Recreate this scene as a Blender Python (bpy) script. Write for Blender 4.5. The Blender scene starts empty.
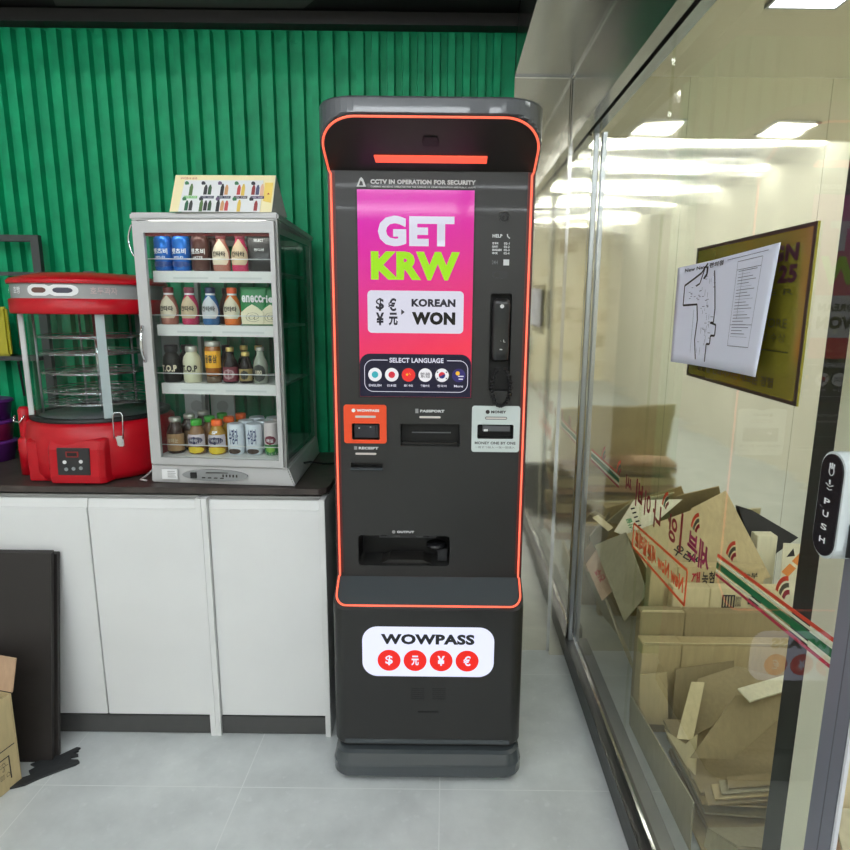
import bpy, bmesh, random
from math import *
from mathutils import Vector, Matrix
random.seed(7)
COL = bpy.context.scene.collection
ORG = {}
# ---------------------------------------------------------------- materials
def lin(c):
    return tuple(((v/255)/12.92 if v/255 <= .04045 else ((v/255+.055)/1.055)**2.4) for v in c)
MC = {}
def M(name, rgb, rough=.5, metal=0., emit=0., bump=0., var=0., scale=20., coat=0., spec=.5, trans=0., base=1.):
    if name in MC: return MC[name]
    m = bpy.data.materials.new(name); m.use_nodes = True
    nt = m.node_tree; b = nt.nodes['Principled BSDF']; c = lin(rgb)
    b.inputs['Base Color'].default_value = (*[v*base for v in c], 1)
    b.inputs['Roughness'].default_value = rough; b.inputs['Metallic'].default_value = metal
    b.inputs['Coat Weight'].default_value = coat; b.inputs['Specular IOR Level'].default_value = spec
    b.inputs['Transmission Weight'].default_value = trans
    if emit:
        b.inputs['Emission Color'].default_value = (*c, 1); b.inputs['Emission Strength'].default_value = emit
    if var or bump:
        tc = nt.nodes.new('ShaderNodeTexCoord'); no = nt.nodes.new('ShaderNodeTexNoise')
        no.inputs['Scale'].default_value = scale; no.inputs['Detail'].default_value = 5
        nt.links.new(tc.outputs['Object'], no.inputs['Vector'])
        if var:
            r = nt.nodes.new('ShaderNodeValToRGB')
            r.color_ramp.elements[0].position = .3; r.color_ramp.elements[1].position = .7
            r.color_ramp.elements[0].color = (*[max(0, v*(1-var)) for v in c], 1)
            r.color_ramp.elements[1].color = (*[min(1, v*(1+var)) for v in c], 1)
            nt.links.new(no.outputs['Fac'], r.inputs['Fac']); nt.links.new(r.outputs['Color'], b.inputs['Base Color'])
        if bump:
            bp = nt.nodes.new('ShaderNodeBump'); bp.inputs['Strength'].default_value = bump; bp.inputs['Distance'].default_value = .004
            nt.links.new(no.outputs['Fac'], bp.inputs['Height']); nt.links.new(bp.outputs['Normal'], b.inputs['Normal'])
    MC[name] = m; return m
def glass_mat(name, tint, ior=1.5, rough=0.):
    m = bpy.data.materials.new(name); m.use_nodes = True; nt = m.node_tree; nt.nodes.clear()
    o = nt.nodes.new('ShaderNodeOutputMaterial'); mx = nt.nodes.new('ShaderNodeMixShader')
    t = nt.nodes.new('ShaderNodeBsdfTransparent'); g = nt.nodes.new('ShaderNodeBsdfGlossy'); f = nt.nodes.new('ShaderNodeFresnel')
    t.inputs['Color'].default_value = (*tint, 1); g.inputs['Roughness'].default_value = rough; f.inputs['IOR'].default_value = ior
    ge = nt.nodes.new('ShaderNodeNewGeometry'); su = nt.nodes.new('ShaderNodeMath'); su.operation = 'SUBTRACT'; su.inputs[0].default_value = 1; nt.links.new(ge.outputs['Backfacing'], su.inputs[1])
    mu = nt.nodes.new('ShaderNodeMath'); mu.operation = 'MULTIPLY'; nt.links.new(su.outputs[0], mu.inputs[0]); nt.links.new(f.outputs[0], mu.inputs[1]); nt.links.new(mu.outputs[0], mx.inputs[0]); nt.links.new(t.outputs[0], mx.inputs[1]); nt.links.new(g.outputs[0], mx.inputs[2])
    nt.links.new(mx.outputs[0], o.inputs[0]); MC[name] = m; return m
def steel_mat(name, rgb, rough=.2, s=(.5, .5, 14), strength=.5, tintvar=.12):
    m = bpy.data.materials.new(name); m.use_nodes = True; nt = m.node_tree; b = nt.nodes['Principled BSDF']
    c = lin(rgb); L = nt.links.new; N = nt.nodes.new
    b.inputs['Metallic'].default_value = .97; b.inputs['Base Color'].default_value = (*c, 1)
    tc = N('ShaderNodeTexCoord'); mp = N('ShaderNodeMapping'); mp.inputs['Scale'].default_value = s
    L(tc.outputs['Object'], mp.inputs['Vector'])
    n1 = N('ShaderNodeTexNoise'); n1.inputs['Scale'].default_value = 1.2; n1.inputs['Detail'].default_value = 3
    L(mp.outputs[0], n1.inputs['Vector'])
    mp2 = N('ShaderNodeMapping'); mp2.inputs['Scale'].default_value = (s[0]*2, s[1]*2, s[2]*28)
    L(tc.outputs['Object'], mp2.inputs['Vector'])
    n2 = N('ShaderNodeTexNoise'); n2.inputs['Scale'].default_value = 1.; n2.inputs['Detail'].default_value = 4
    L(mp2.outputs[0], n2.inputs['Vector'])
    b1 = N('ShaderNodeBump'); b1.inputs['Strength'].default_value = strength; b1.inputs['Distance'].default_value = .012
    L(n1.outputs['Fac'], b1.inputs['Height'])
    b2 = N('ShaderNodeBump'); b2.inputs['Strength'].default_value = .09; b2.inputs['Distance'].default_value = .0002
    L(n2.outputs['Fac'], b2.inputs['Height']); L(b1.outputs[0], b2.inputs['Normal']); L(b2.outputs[0], b.inputs['Normal'])
    rr = N('ShaderNodeMapRange'); rr.inputs['To Min'].default_value = rough*.8; rr.inputs['To Max'].default_value = rough*1.25
    L(n2.outputs['Fac'], rr.inputs['Value']); L(rr.outputs[0], b.inputs['Roughness'])
    MC[name] = m; return m
def card_mat(name, rgb):
    m = bpy.data.materials.new(name); m.use_nodes = True; nt = m.node_tree; b = nt.nodes['Principled BSDF']; c = lin(rgb)
    L = nt.links.new; N = nt.nodes.new
    tc = N('ShaderNodeTexCoord'); mp = N('ShaderNodeMapping'); mp.inputs['Scale'].default_value = (60, 60, 9)
    L(tc.outputs['Object'], mp.inputs['Vector']); n = N('ShaderNodeTexNoise'); n.inputs['Scale'].default_value = 1.5; n.inputs['Detail'].default_value = 4
    L(mp.outputs[0], n.inputs['Vector'])
    n2 = N('ShaderNodeTexNoise'); n2.inputs['Scale'].default_value = 7; n2.inputs['Detail'].default_value = 3; L(tc.outputs['Object'], n2.inputs['Vector'])
    ad = N('ShaderNodeMath'); ad.operation = 'ADD'; L(n.outputs['Fac'], ad.inputs[0]); L(n2.outputs['Fac'], ad.inputs[1])
    r = N('ShaderNodeValToRGB'); r.color_ramp.elements[0].position = .35; r.color_ramp.elements[1].position = .65
    hv = N('ShaderNodeMath'); hv.operation = 'MULTIPLY'; hv.inputs[1].default_value = .5; L(ad.outputs[0], hv.inputs[0])
    r.color_ramp.elements[0].color = (*[v*.88 for v in c], 1); r.color_ramp.elements[1].color = (*[min(1, v*1.08) for v in c], 1)
    L(hv.outputs[0], r.inputs['Fac']); L(r.outputs[0], b.inputs['Base Color']); b.inputs['Roughness'].default_value = .8
    bp = N('ShaderNodeBump'); bp.inputs['Strength'].default_value = .25; bp.inputs['Distance'].default_value = .004
    L(n2.outputs['Fac'], bp.inputs['Height']); L(bp.outputs[0], b.inputs['Normal'])
    MC[name] = m; return m
# ---------------------------------------------------------------- mesh helpers
class B:
    def __init__(s): s.v = []; s.f = []; s.smooth = []
    def add(s, vs, fs, smooth=False):
        o = len(s.v); s.v += [tuple(v) for v in vs]; s.f += [tuple(i+o for i in f) for f in fs]; s.smooth += [smooth]*len(fs); return s
    def box(s, x0, x1, y0, y1, z0, z1):
        return s.hexa([(x0,y0,z0),(x1,y0,z0),(x1,y1,z0),(x0,y1,z0),(x0,y0,z1),(x1,y0,z1),(x1,y1,z1),(x0,y1,z1)])
    def hexa(s, v):
        return s.add(v, [(0,3,2,1),(4,5,6,7),(0,1,5,4),(1,2,6,5),(2,3,7,6),(3,0,4,7)])
    def prism(s, poly, d, n=None):
        """polygon of 3-D points thickened along vector d"""
        k = len(poly); d = Vector(d)
        return s.add(list(poly)+[tuple(Vector(p)+d) for p in poly], [tuple(range(k))[::-1], tuple(range(k, 2*k))]+[(i, (i+1) % k, k+(i+1) % k, k+i) for i in range(k)])
    def loft(s, rings, cap=True, smooth=True):
        k = len(rings[0]); vs = [p for r in rings for p in r]; fs = []
        for j in range(len(rings)-1):
            for i in range(k): fs.append((j*k+i, j*k+(i+1) % k, (j+1)*k+(i+1) % k, (j+1)*k+i))
        s.add(vs, fs, smooth)
        if cap:
            o = len(s.v)-len(vs)
            s.f += [tuple(o+i for i in range(k))[::-1], tuple(o+(len(rings)-1)*k+i for i in range(k))]; s.smooth += [False, False]
        return s
    def lathe(s, prof, c=(0,0,0), seg=24, smooth=True, a0=0, a1=2*pi, cap=True):
        full = abs(a1-a0-2*pi) < 1e-6; n = seg if full else seg+1
        rings = [[(c[0]+r*cos(a0+(a1-a0)*i/seg), c[1]+r*sin(a0+(a1-a0)*i/seg), c[2]+z) for i in range(n)] for r, z in prof]
        if full: return s.loft(rings, cap, smooth)
        vs = [p for r in rings for p in r]; fs = []
        for j in range(len(rings)-1):
            for i in range(n-1): fs.append((j*n+i, j*n+i+1, (j+1)*n+i+1, (j+1)*n+i))
        return s.add(vs, fs, smooth)
    def tube(s, pts, r, seg=8, closed=False):
        pts = [Vector(p) for p in pts]; n = len(pts); rings = []; up = None
        for i, p in enumerate(pts):
            if closed: t = (pts[(i+1) % n]-pts[i-1]).normalized()
            else: t = (pts[min(i+1, n-1)]-pts[max(i-1, 0)]).normalized()
            if up is None:
                up = Vector((0,0,1)) if abs(t.z) < .9 else Vector((0,1,0))
            a = t.cross(up)
            if a.length < 1e-4: a = t.orthogonal()
            a.normalize(); b = a.cross(t).normalized(); up = b
            rings.append([tuple(p+r*(cos(2*pi*k/seg)*a+sin(2*pi*k/seg)*b)) for k in range(seg)])
        if closed: return s.loft(rings+[rings[0]], False)
        return s.loft(rings)
    def build(s, name, mat, parent=None, world=True, bevel=0, solid=0):
        root = parent; o = Vector((0,0,0))
        if parent is not None and world: o = ORG.get(parent.name, Vector((0,0,0)))
        me = bpy.data.meshes.new(name); me.from_pydata([tuple(Vector(v)-o) for v in s.v], [], s.f)
        for p, sm in zip(me.polygons, s.smooth): p.use_smooth = sm
        me.materials.append(mat); me.update()
        bm = bmesh.new(); bm.from_mesh(me); bmesh.ops.recalc_face_normals(bm, faces=bm.faces)
        if bevel: bmesh.ops.bevel(bm, geom=[e for e in bm.edges if e.calc_face_angle(0) > .6], offset=bevel, segments=2, affect='EDGES', clamp_overlap=True)
        bm.to_mesh(me); bm.free()
        ob = bpy.data.objects.new(name, me); COL.objects.link(ob)
        if parent is not None:
            ob.parent = parent; ORG[ob.name] = ORG.get(parent.name, Vector((0,0,0))) if world else Vector((0,0,0))
        return ob
def thing(name, label, cat, loc=(0,0,0), group=None, kind=None):
    o = bpy.data.objects.new(name, None); COL.objects.link(o); o.location = loc; o.empty_display_size = .05
    ORG[o.name] = Vector(loc)
    if kind: o['kind'] = kind
    else: tag(o, label, cat, group)
    return o
def tag(o, label, cat, group=None):
    o['label'] = label; o['category'] = cat
    if group: o['group'] = group
    return o
def solo(b, name, mat, label, cat, group=None, bevel=0):
    """a thing that is a single mesh: origin moved to the base centre"""
    xs = [v[0] for v in b.v]; ys = [v[1] for v in b.v]; zs = [v[2] for v in b.v]
    o = Vector(((min(xs)+max(xs))/2, (min(ys)+max(ys))/2, min(zs)))
    b.v = [tuple(Vector(v)-o) for v in b.v]
    ob = b.build(name, mat, None, bevel=bevel); ob.location = o; ORG[ob.name] = o
    return tag(ob, label, cat, group)
def struct(b, name, mat, bevel=0):
    ob = b.build(name, mat, None, bevel=bevel); ob['kind'] = 'structure'; return ob
def text(body, c, w, h, xd, yd, mat, parent, name='lettering', bold=.0, world=True, bend=None, shear=0):
    """lettering stretched to w by h, centred on c, along xd, upright along yd"""
    cu = bpy.data.curves.new('t', 'FONT'); cu.body = body; cu.offset = bold; cu.resolution_u = 3; cu.space_character = 1+bold*1.6
    ob = bpy.data.objects.new('t', cu); COL.objects.link(ob); bpy.context.view_layer.update()
    dg = bpy.context.evaluated_depsgraph_get(); me = bpy.data.meshes.new_from_object(ob.evaluated_get(dg))
    bpy.data.objects.remove(ob)
    xs = [v.co.x for v in me.vertices]; ys = [v.co.y for v in me.vertices]
    if not xs: return None
    x0, x1, y0, y1 = min(xs), max(xs), min(ys), max(ys)
    xd = Vector(xd).normalized(); yd = Vector(yd).normalized(); c = Vector(c)
    o = ORG.get(parent.name, Vector((0,0,0))) if world else Vector((0,0,0))
    for v in me.vertices:
        a = ((v.co.x-x0)/(x1-x0)-.5)*w; b_ = ((v.co.y-y0)/(y1-y0)-.5)*h
        if bend: v.co = Vector(bend(a, b_))-(o if world else Vector((0,0,0)))
        else: v.co = c+xd*a+yd*b_-o
    me.materials.clear(); me.materials.append(mat); me.name = name
    t = bpy.data.objects.new(name, me); COL.objects.link(t); t.parent = parent; ORG[t.name] = o
    return t
def rrect(x0, x1, z0, z1, r, n=6):
    p = []
    for cx, cz, a in ((x1-r, z1-r, 0), (x0+r, z1-r, pi/2), (x0+r, z0+r, pi), (x1-r, z0+r, 3*pi/2)):
        for i in range(n+1): t = a+pi/2*i/n; p.append((cx+r*cos(t), cz+r*sin(t)))
    return p
def plate(x0, x1, z0, z1, y, d, r, mat, parent, name, n=6):
    """rounded plate facing -Y whose front is y"""
    return B().prism([(x, y, z) for x, z in rrect(x0, x1, z0, z1, r, n)], (0, d, 0)).build(name, mat, parent)
def disc(cx, cz, r, y, d, mat, parent, name, seg=28):
    return B().prism([(cx+r*cos(2*pi*i/seg), y, cz+r*sin(2*pi*i/seg)) for i in range(seg)], (0, d, 0)).build(name, mat, parent)
def cut(ob, boxes):
    """carve box-shaped recesses (already in the object's own space)"""
    b = B()
    for x0, x1, y0, y1, z0, z1, r in boxes:
        b.prism([(x, y0, z) for x, z in rrect(x0, x1, z0, z1, r, 5)], (0, y1-y0, 0))
    c = b.build('cutter', MC['charcoal'], None); c.parent = ob.parent; c.location = ob.location; md = ob.modifiers.new('b', 'BOOLEAN'); md.object = c; md.operation = 'DIFFERENCE'; md.solver = 'EXACT'
    bpy.context.view_layer.update(); dg = bpy.context.evaluated_depsgraph_get()
    me = bpy.data.meshes.new_from_object(ob.evaluated_get(dg)); ob.modifiers.clear(); ob.data = me; bpy.data.objects.remove(c)
def copy_tree(o, loc, label, group=None):
    r = o.copy(); COL.objects.link(r); r.location = loc; r['label'] = label
    if group: r['group'] = group
    for ch in o.children:
        c = ch.copy(); COL.objects.link(c); c.parent = r
        for g in ch.children:
            d = g.copy(); COL.objects.link(d); d.parent = c
    return r
# ---------------------------------------------------------------- palette
charcoal = M('charcoal', (37, 37, 36), .42, bump=.05, scale=600, coat=.1)
charcoal_gloss = M('charcoal_gloss', (66, 72, 75), .2, coat=.4)
black_gloss = M('black_gloss', (38, 36, 34), .34)
black = M('black', (14, 14, 15), .45)
black_soft = M('black_soft', (24, 24, 25), .6)
dark_panel = M('dark_panel', (44, 40, 38), .55, var=.12, scale=6)
white = M('white', (232, 233, 233), .5)
white_print = M('white_print', (235, 236, 236), .6)
lam_white = M('white_laminate', (226, 227, 226), .42, var=.02, scale=5)
kick = M('kick', (74, 74, 73), .5, var=.05, scale=30)
counter_m = M('worktop_laminate', (66, 58, 54), .45, var=.3, scale=(22), bump=.05)
red = M('red_plastic', (182, 6, 26), .34, coat=.12, spec=.35, bump=.03, scale=80)
green_wall = M('green_slat', (10, 152, 102), .5, var=.16, scale=14, bump=.12, spec=.25)
alu = M('aluminium', (178, 182, 186), .32, .85)
alu_dark = M('aluminium_grey', (132, 133, 143), .4, .5)
chrome = M('chrome', (215, 216, 218), .12, 1)
silver = M('silver_paint', (190, 190, 190), .38, .25)
silver2 = M('silver_paint_dark', (170, 171, 168), .4, .25)
fr_white = M('shelf_white', (225, 225, 222), .45)
cardb = card_mat('cardboard', (190, 172, 128))
cardb_l = card_mat('cardboard_light', (212, 198, 156))
cardb_d = card_mat('cardboard_dark', (156, 140, 104))
cardb_g = card_mat('cardboard_grey', (170, 162, 132))
cardb_p = card_mat('cardboard_pale', (226, 220, 190))
cardb_r = card_mat('cardboard_reddish', (190, 158, 128))
ink_black = M('ink_black', (44, 38, 34), .7)
ink_red = M('ink_red', (176, 40, 52), .7)
ink_green = M('ink_green', (60, 140, 84), .7)
ink_orange = M('ink_orange', (226, 140, 66), .7)
led = M('orange_light', (246, 104, 78), .4, emit=.85)
led2 = M('orange_bar_light', (248, 92, 68), .4, emit=.8)
glass = glass_mat('clear_glass', (.97, .98, .94), 1.45)
glass_fr = glass_mat('cabinet_glass', (.95, .97, .965), 1.4)
glass_w = glass_mat('warmer_glass', (.80, .84, .83), 1.4)
glass_dark = glass_mat('smoky_glass', (.60, .66, .64), 1.45)
steel = steel_mat('brushed_steel', (236, 231, 215), .055, (.4, .4, 3), .24)
steel_d = steel_mat('brushed_steel_dark', (176, 175, 170), .2, (.5, .5, 6), .3)
# ---------------------------------------------------------------- setting
def floor_mat():
    m = bpy.data.materials.new('floor_tile'); m.use_nodes = True; nt = m.node_tree; b = nt.nodes['Principled BSDF']
    L = nt.links.new; N = nt.nodes.new
    tc = N('ShaderNodeTexCoord'); sp = N('ShaderNodeSeparateXYZ'); L(tc.outputs['Object'], sp.inputs[0])
    def line(out, off):
        a = N('ShaderNodeMath'); a.operation = 'SUBTRACT'; a.inputs[1].default_value = off; L(out, a.inputs[0])
        p = N('ShaderNodeMath'); p.operation = 'PINGPONG'; p.inputs[1].default_value = .3; L(a.outputs[0], p.inputs[0])
        q = N('ShaderNodeMath'); q.operation = 'LESS_THAN'; q.inputs[1].default_value = .0016; L(p.outputs[0], q.inputs[0]); return q
    lx = line(sp.outputs[0], -.607); ly = line(sp.outputs[1], 1.622)
    mx = N('ShaderNodeMath'); mx.operation = 'MAXIMUM'; L(lx.outputs[0], mx.inputs[0]); L(ly.outputs[0], mx.inputs[1])
    n1 = N('ShaderNodeTexNoise'); n1.inputs['Scale'].default_value = 5; n1.inputs['Detail'].default_value = 8; n1.inputs['Roughness'].default_value = .62; L(tc.outputs['Object'], n1.inputs['Vector'])
    r = N('ShaderNodeValToRGB'); r.color_ramp.elements[0].position = .3; r.color_ramp.elements[1].position = .75
    r.color_ramp.elements[0].color = (*lin((188, 193, 193)), 1); r.color_ramp.elements[1].color = (*lin((214, 219, 218)), 1); L(n1.outputs['Fac'], r.inputs['Fac'])
    n2 = N('ShaderNodeTexNoise'); n2.inputs['Scale'].default_value = 34; n2.inputs['Detail'].default_value = 2; L(tc.outputs['Object'], n2.inputs['Vector'])
    r2 = N('ShaderNodeValToRGB'); r2.color_ramp.elements[0].position = .62; r2.color_ramp.elements[1].position = .78
    r2.color_ramp.elements[0].color = (0, 0, 0, 1); r2.color_ramp.elements[1].color = (.35, .35, .35, 1); L(n2.outputs['Fac'], r2.inputs['Fac'])
    m1 = N('ShaderNodeMixRGB'); m1.inputs[2].default_value = (*lin((224, 228, 228)), 1); L(r2.outputs[0], m1.inputs[0]); L(r.outputs[0], m1.inputs[1])
    m2 = N('ShaderNodeMixRGB'); m2.inputs[2].default_value = (*lin((216, 220, 219)), 1); L(mx.outputs[0], m2.inputs[0]); L(m1.outputs[0], m2.inputs[1])
    L(m2.outputs[0], b.inputs['Base Color']); b.inputs['Roughness'].default_value = .42
    n3 = N('ShaderNodeTexNoise'); n3.inputs['Scale'].default_value = 90; n3.inputs['Detail'].default_value = 4; L(tc.outputs['Object'], n3.inputs['Vector'])
    bp = N('ShaderNodeBump'); bp.inputs['Strength'].default_value = .08; bp.inputs['Distance'].default_value = .002; L(n3.outputs['Fac'], bp.inputs['Height']); L(bp.outputs[0], b.inputs['Normal'])
    return m
FL = floor_mat()
struct(B().box(-2.6, 3.0, -7, 2.6, -.1, 0), 'floor', FL)
struct(B().box(-2.6, 3.0, -7, 2.6, 2.95, 3.05), 'ceiling', M('ceiling_paint', (120, 120, 118), .8))
# green slatted wall: backing with proud vertical slats
b = B().box(-2.6, .231, 2.384, 2.5, 0, 2.95)
for k in range(-49, 5):
    x = -.008+.0535*k
    if x < -2.58 or x+.027 > .231: continue
    b.prism([(x-.002, 2.384, .8), (x+.0015, 2.36, .8), (x+.0255, 2.36, .8), (x+.029, 2.384, .8)], (0, 0, 1.575))
struct(b, 'wall_back', green_wall)
struct(B().box(-2.6, .231, 2.33, 2.384, 2.385, 2.425), 'trim_1', M('beam_black', (44, 42, 42), .5))
struct(B().box(-2.6, .231, 1.7, 2.384, 2.44, 2.95), 'trim_2', M('bulkhead', (22, 22, 22), .7))
solo(B().prism([(x, y, .0005) for x, y in rrect(.0, 1.5, -.7, .68, .04)], (0, 0, .008)), 'unseen_dark_mat', M('mat_dark', (40, 41, 40), .9, bump=.5, scale=300), 'dark mat added on the floor below the frame to darken the steel wall reflection', 'mat')  # added out of view so the steel wall reflects something dark
struct(B().prism([(-1.295, 2.20, 2.430), (-1.345, 2.326, 2.430), (-.50, 2.326, 2.430), (-.40, 2.20, 2.430)], (0, 0, .0095)), 'trim_12', M('duct_grey', (70, 72, 70), .6))
# steel back wall, corner post, soffit, header
b = B().box(.231, .862, 2.40, 2.5, 0, 2.95).box(.8628, 1.3735, 2.40, 2.5, 0, 2.95).box(1.3745, 3.0, 2.40, 2.5, 0, 2.95)
struct(b, 'wall_rear', steel)
struct(B().box(.444, .512, 2.36, 2.40, 0, 2.25), 'trim_3', steel, bevel=.003)
struct(B().box(.233, .44, .2, 2.40, 2.252, 2.6), 'trim_4', steel_d)
b = B().box(.44, .474, .2, 2.36, 2.028, 2.252).box(.474, .53, .2, 2.36, 2.16, 2.252)
struct(b, 'trim_5', steel_d)
struct(B().box(.474, .476, .2, 2.36, 2.03, 2.16).box(.476, .502, .2, 2.36, 2.12, 2.16), 'trim_6', black)
struct(B().box(.436, .44, .2, 2.398, 2.246, 2.252).box(.233, .436, 2.394, 2.40, 2.246, 2.252).box(.438, .444, 2.392, 2.40, 0, 2.246), 'trim_11', chrome)
struct(B().box(.507, .60, .70, 2.36, 0, .082), 'trim_7', steel_mat('kerb_steel', (104, 104, 103), .45, (.5, .5, 10), .2), bevel=.003)
struct(B().box(.53, 3.0, 1.55, 2.40, 2.255, 2.6), 'trim_8', steel_mat('soffit_steel', (214, 208, 186), .32, (.5, .5, .5), .1))
struct(B().box(-2.7, -2.6, -7, 2.5, 0, 2.95), 'wall_left', M('wall_paint', (228, 225, 214), .7, var=.05, scale=3))
struct(B().box(3.0, 3.1, -7, 2.5, 0, 2.95), 'wall_right', MC['wall_paint'])
def shelfwall():
    m = bpy.data.materials.new('merchandise_wall'); m.use_nodes = True; nt = m.node_tree; b = nt.nodes['Principled BSDF']; L = nt.links.new; N = nt.nodes.new
    tc = N('ShaderNodeTexCoord'); mp = N('ShaderNodeMapping'); mp.inputs['Scale'].default_value = (2.2, 2.2, 3.3); L(tc.outputs['Object'], mp.inputs[0])
    v = N('ShaderNodeTexNoise'); v.inputs['Scale'].default_value = 1.4; v.inputs['Detail'].default_value = 2; L(mp.outputs[0], v.inputs['Vector'])
    r = N('ShaderNodeValToRGB'); e = r.color_ramp.elements; e[0].position = .32; e[1].position = .7
    e[0].color = (*lin((176, 160, 130)), 1); e[1].color = (*lin((252, 248, 232)), 1)
    q = e.new(.45); q.color = (*lin((244, 234, 210)), 1); q = e.new(.56); q.color = (*lin((226, 220, 196)), 1)
    L(v.outputs['Fac'], r.inputs['Fac']); L(r.outputs[0], b.inputs['Base Color']); b.inputs['Roughness'].default_value = .6; return m
struct(B().box(-2.6, 3.0, -7.1, -7, 0, 2.95), 'wall_front', shelfwall())
# ---------------------------------------------------------------- ceiling lamps of the shop, and added unseen ones
lamp_e = M('lamp_diffuser', (246, 251, 255), .5, emit=36)
housing_m = M('lamp_housing', (210, 210, 210), .5)
def lamp(x0, x1, y, z, label):
    t = thing('ceiling_light', label, 'ceiling light', ((x0+x1)/2, y, z), 'linear tube lights under the shop ceiling')
    B().box(x0, x1, y-.06, y+.06, z+.02, z+.06).build('housing', housing_m, t)
    B().box(x0+.02, x1-.02, y-.018, y+.018, z, z+.02).build('diffuser', lamp_e, t)
    for xh in (x0+.3, x1-.3): B().box(xh-.005, xh+.005, y-.005, y+.005, z+.06, 2.95).build('hanger', black, t)
lamp(.75, 2.9, .7, 2.72, 'added unseen tube light beyond the glass partition, brightening the steel wall, out of frame')  # added fill lamp, lifts the reflections beyond the glass
lamp(-2.3, -.3, .75, 2.72, 'long white tube light hung from the shop ceiling above the worktop, out of frame')
for i, y in enumerate((-.35, -1.25, -2.3, -3.6, -5.2)):
    for x0, x1 in ((-2.5, .15), (.25, 2.95)):
        lamp(x0, x1, y, 2.72, 'long white tube light hung from the shop ceiling behind the viewer')
t = thing('ceiling_panel_light', 'square white light panel recessed in the steel ceiling beyond the glass', 'ceiling light', (.955, 1.75, 2.25))
B().box(.865, 1.045, 1.66, 1.86, 2.249, 2.258).build('diffuser', M('panel_diffuser', (250, 252, 255), .5, emit=11), t)
B().box(.857, 1.053, 1.652, 1.66, 2.246, 2.256).box(.857, 1.053, 1.86, 1.868, 2.246, 2.256).box(.857, .865, 1.66, 1.86, 2.246, 2.256).box(1.045, 1.053, 1.66, 1.86, 2.246, 2.256).build('frame', alu, t)
t2 = copy_tree(t, (1.55, 1.75, 2.25), 'added unseen light panel in the steel ceiling, right one, outside the frame')  # added copy out of view, only there to light the room
t3 = copy_tree(t, (2.15, 1.75, 2.25), 'added unseen light panel in the steel ceiling at the far right, outside the frame')  # another added panel out of view for more light
# ---------------------------------------------------------------- cabinets and worktop
CF = 1.86
def cabinet(x0, x1, doors, label):
    t = thing('base_cabinet', label, 'cabinet', ((x0+x1)/2, 1.86, 0), 'white base cabinets under the dark worktop')
    B().box(x0, x0+.017, 1.847, 2.34, 0, .838).box(x1-.017, x1, 1.847, 2.34, 0, .838).box(x0+.017, x1-.017, 1.885, 2.34, .07, .09).box(x0+.017, x1-.017, 2.32, 2.34, .07, .838).build('carcass', lam_white, t)
    B().box(x0+.018, x1-.018, 1.857, 1.87, .003, .066).build('kickboard', kick, t)
    for a, c in doors:
        d = B().box(a+.0024, c-.0024, 1.86, 1.878, .07, .80).build('door', lam_white, t, bevel=.0012)
        B().prism([(a+.0015, 1.864, .80), (a+.0015, 1.878, .80), (a+.0015, 1.878, .828), (a+.0015, 1.8705, .828)], (c-a-.003, 0, 0)).build('finger_pull', lam_white, d)
    B().box(x0+.017, x1-.017, 1.883, 1.9, .80, .838).build('top_rail', silver2, t)
cabinet(-1.862, -.768, ((-1.845, -1.494), (-1.494, -1.134), (-1.134, -.785)), 'white base cabinet with the dark panels leaning on its doors')
cabinet(-.767, -.379, ((-.750, -.396),), 'narrow white base cabinet right beside the tall payment kiosk')
b = B().prism([(-2.5, 1.86, .85), (-.40, 1.86, .85), (-.378, 1.878, .85), (-.372, 1.9, .85), (-.372, 2.355, .85), (-2.5, 2.355, .85)], (0, 0, .02))
solo(b, 'worktop', counter_m, 'long dark brown worktop over the white cabinets under the green slats', 'worktop', bevel=.0012)
# ---------------------------------------------------------------- kiosk
KX = -.047
HS = .57
K = thing('payment_kiosk', 'tall charcoal currency exchange kiosk with magenta screen and glowing orange edge lines', 'kiosk', (KX, 1.95, 0))
def sect(z, w, yf, r, yb, ymin=None, n=10, rb=.02):
    p = [(w, yb), (-w, yb)]
    for i in range(n+1): t = pi+pi/2*i/n; p.append((-w+r+r*cos(t), yf+r+r*sin(t)))
    for i in range(n+1): t = 1.5*pi+pi/2*i/n; p.append((w-r+r*cos(t), yf+r+r*sin(t)))
    return [(KX+x, max(y, ymin) if ymin else y, z) for x, y in p]
HW = .283; YB = 2.16
LOW = lambda z: 1.68+(z-.556)/.066*.09
R = []
for z in (.103, .106, .115): R.append(sect(z, HW if z < .11 else HW+.004, 1.684 if z < .11 else 1.68, .04, YB))
R.append(sect(.556, HW+.003, 1.68, .04, YB))
for i in range(1, 9): z = .556+.066*i/8; R.append(sect(z, HW+.003-.003*i/8, 1.68, .04, YB, LOW(z)))
R.append(sect(.624, HW, 1.68, .04, YB, 1.77)); R.append(sect(1.802, HW, 1.68, .04, YB, 1.77))
body = B().loft(R).build('housing', charcoal, K)
me = body.data
for p in me.polygons: p.use_smooth = False
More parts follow.
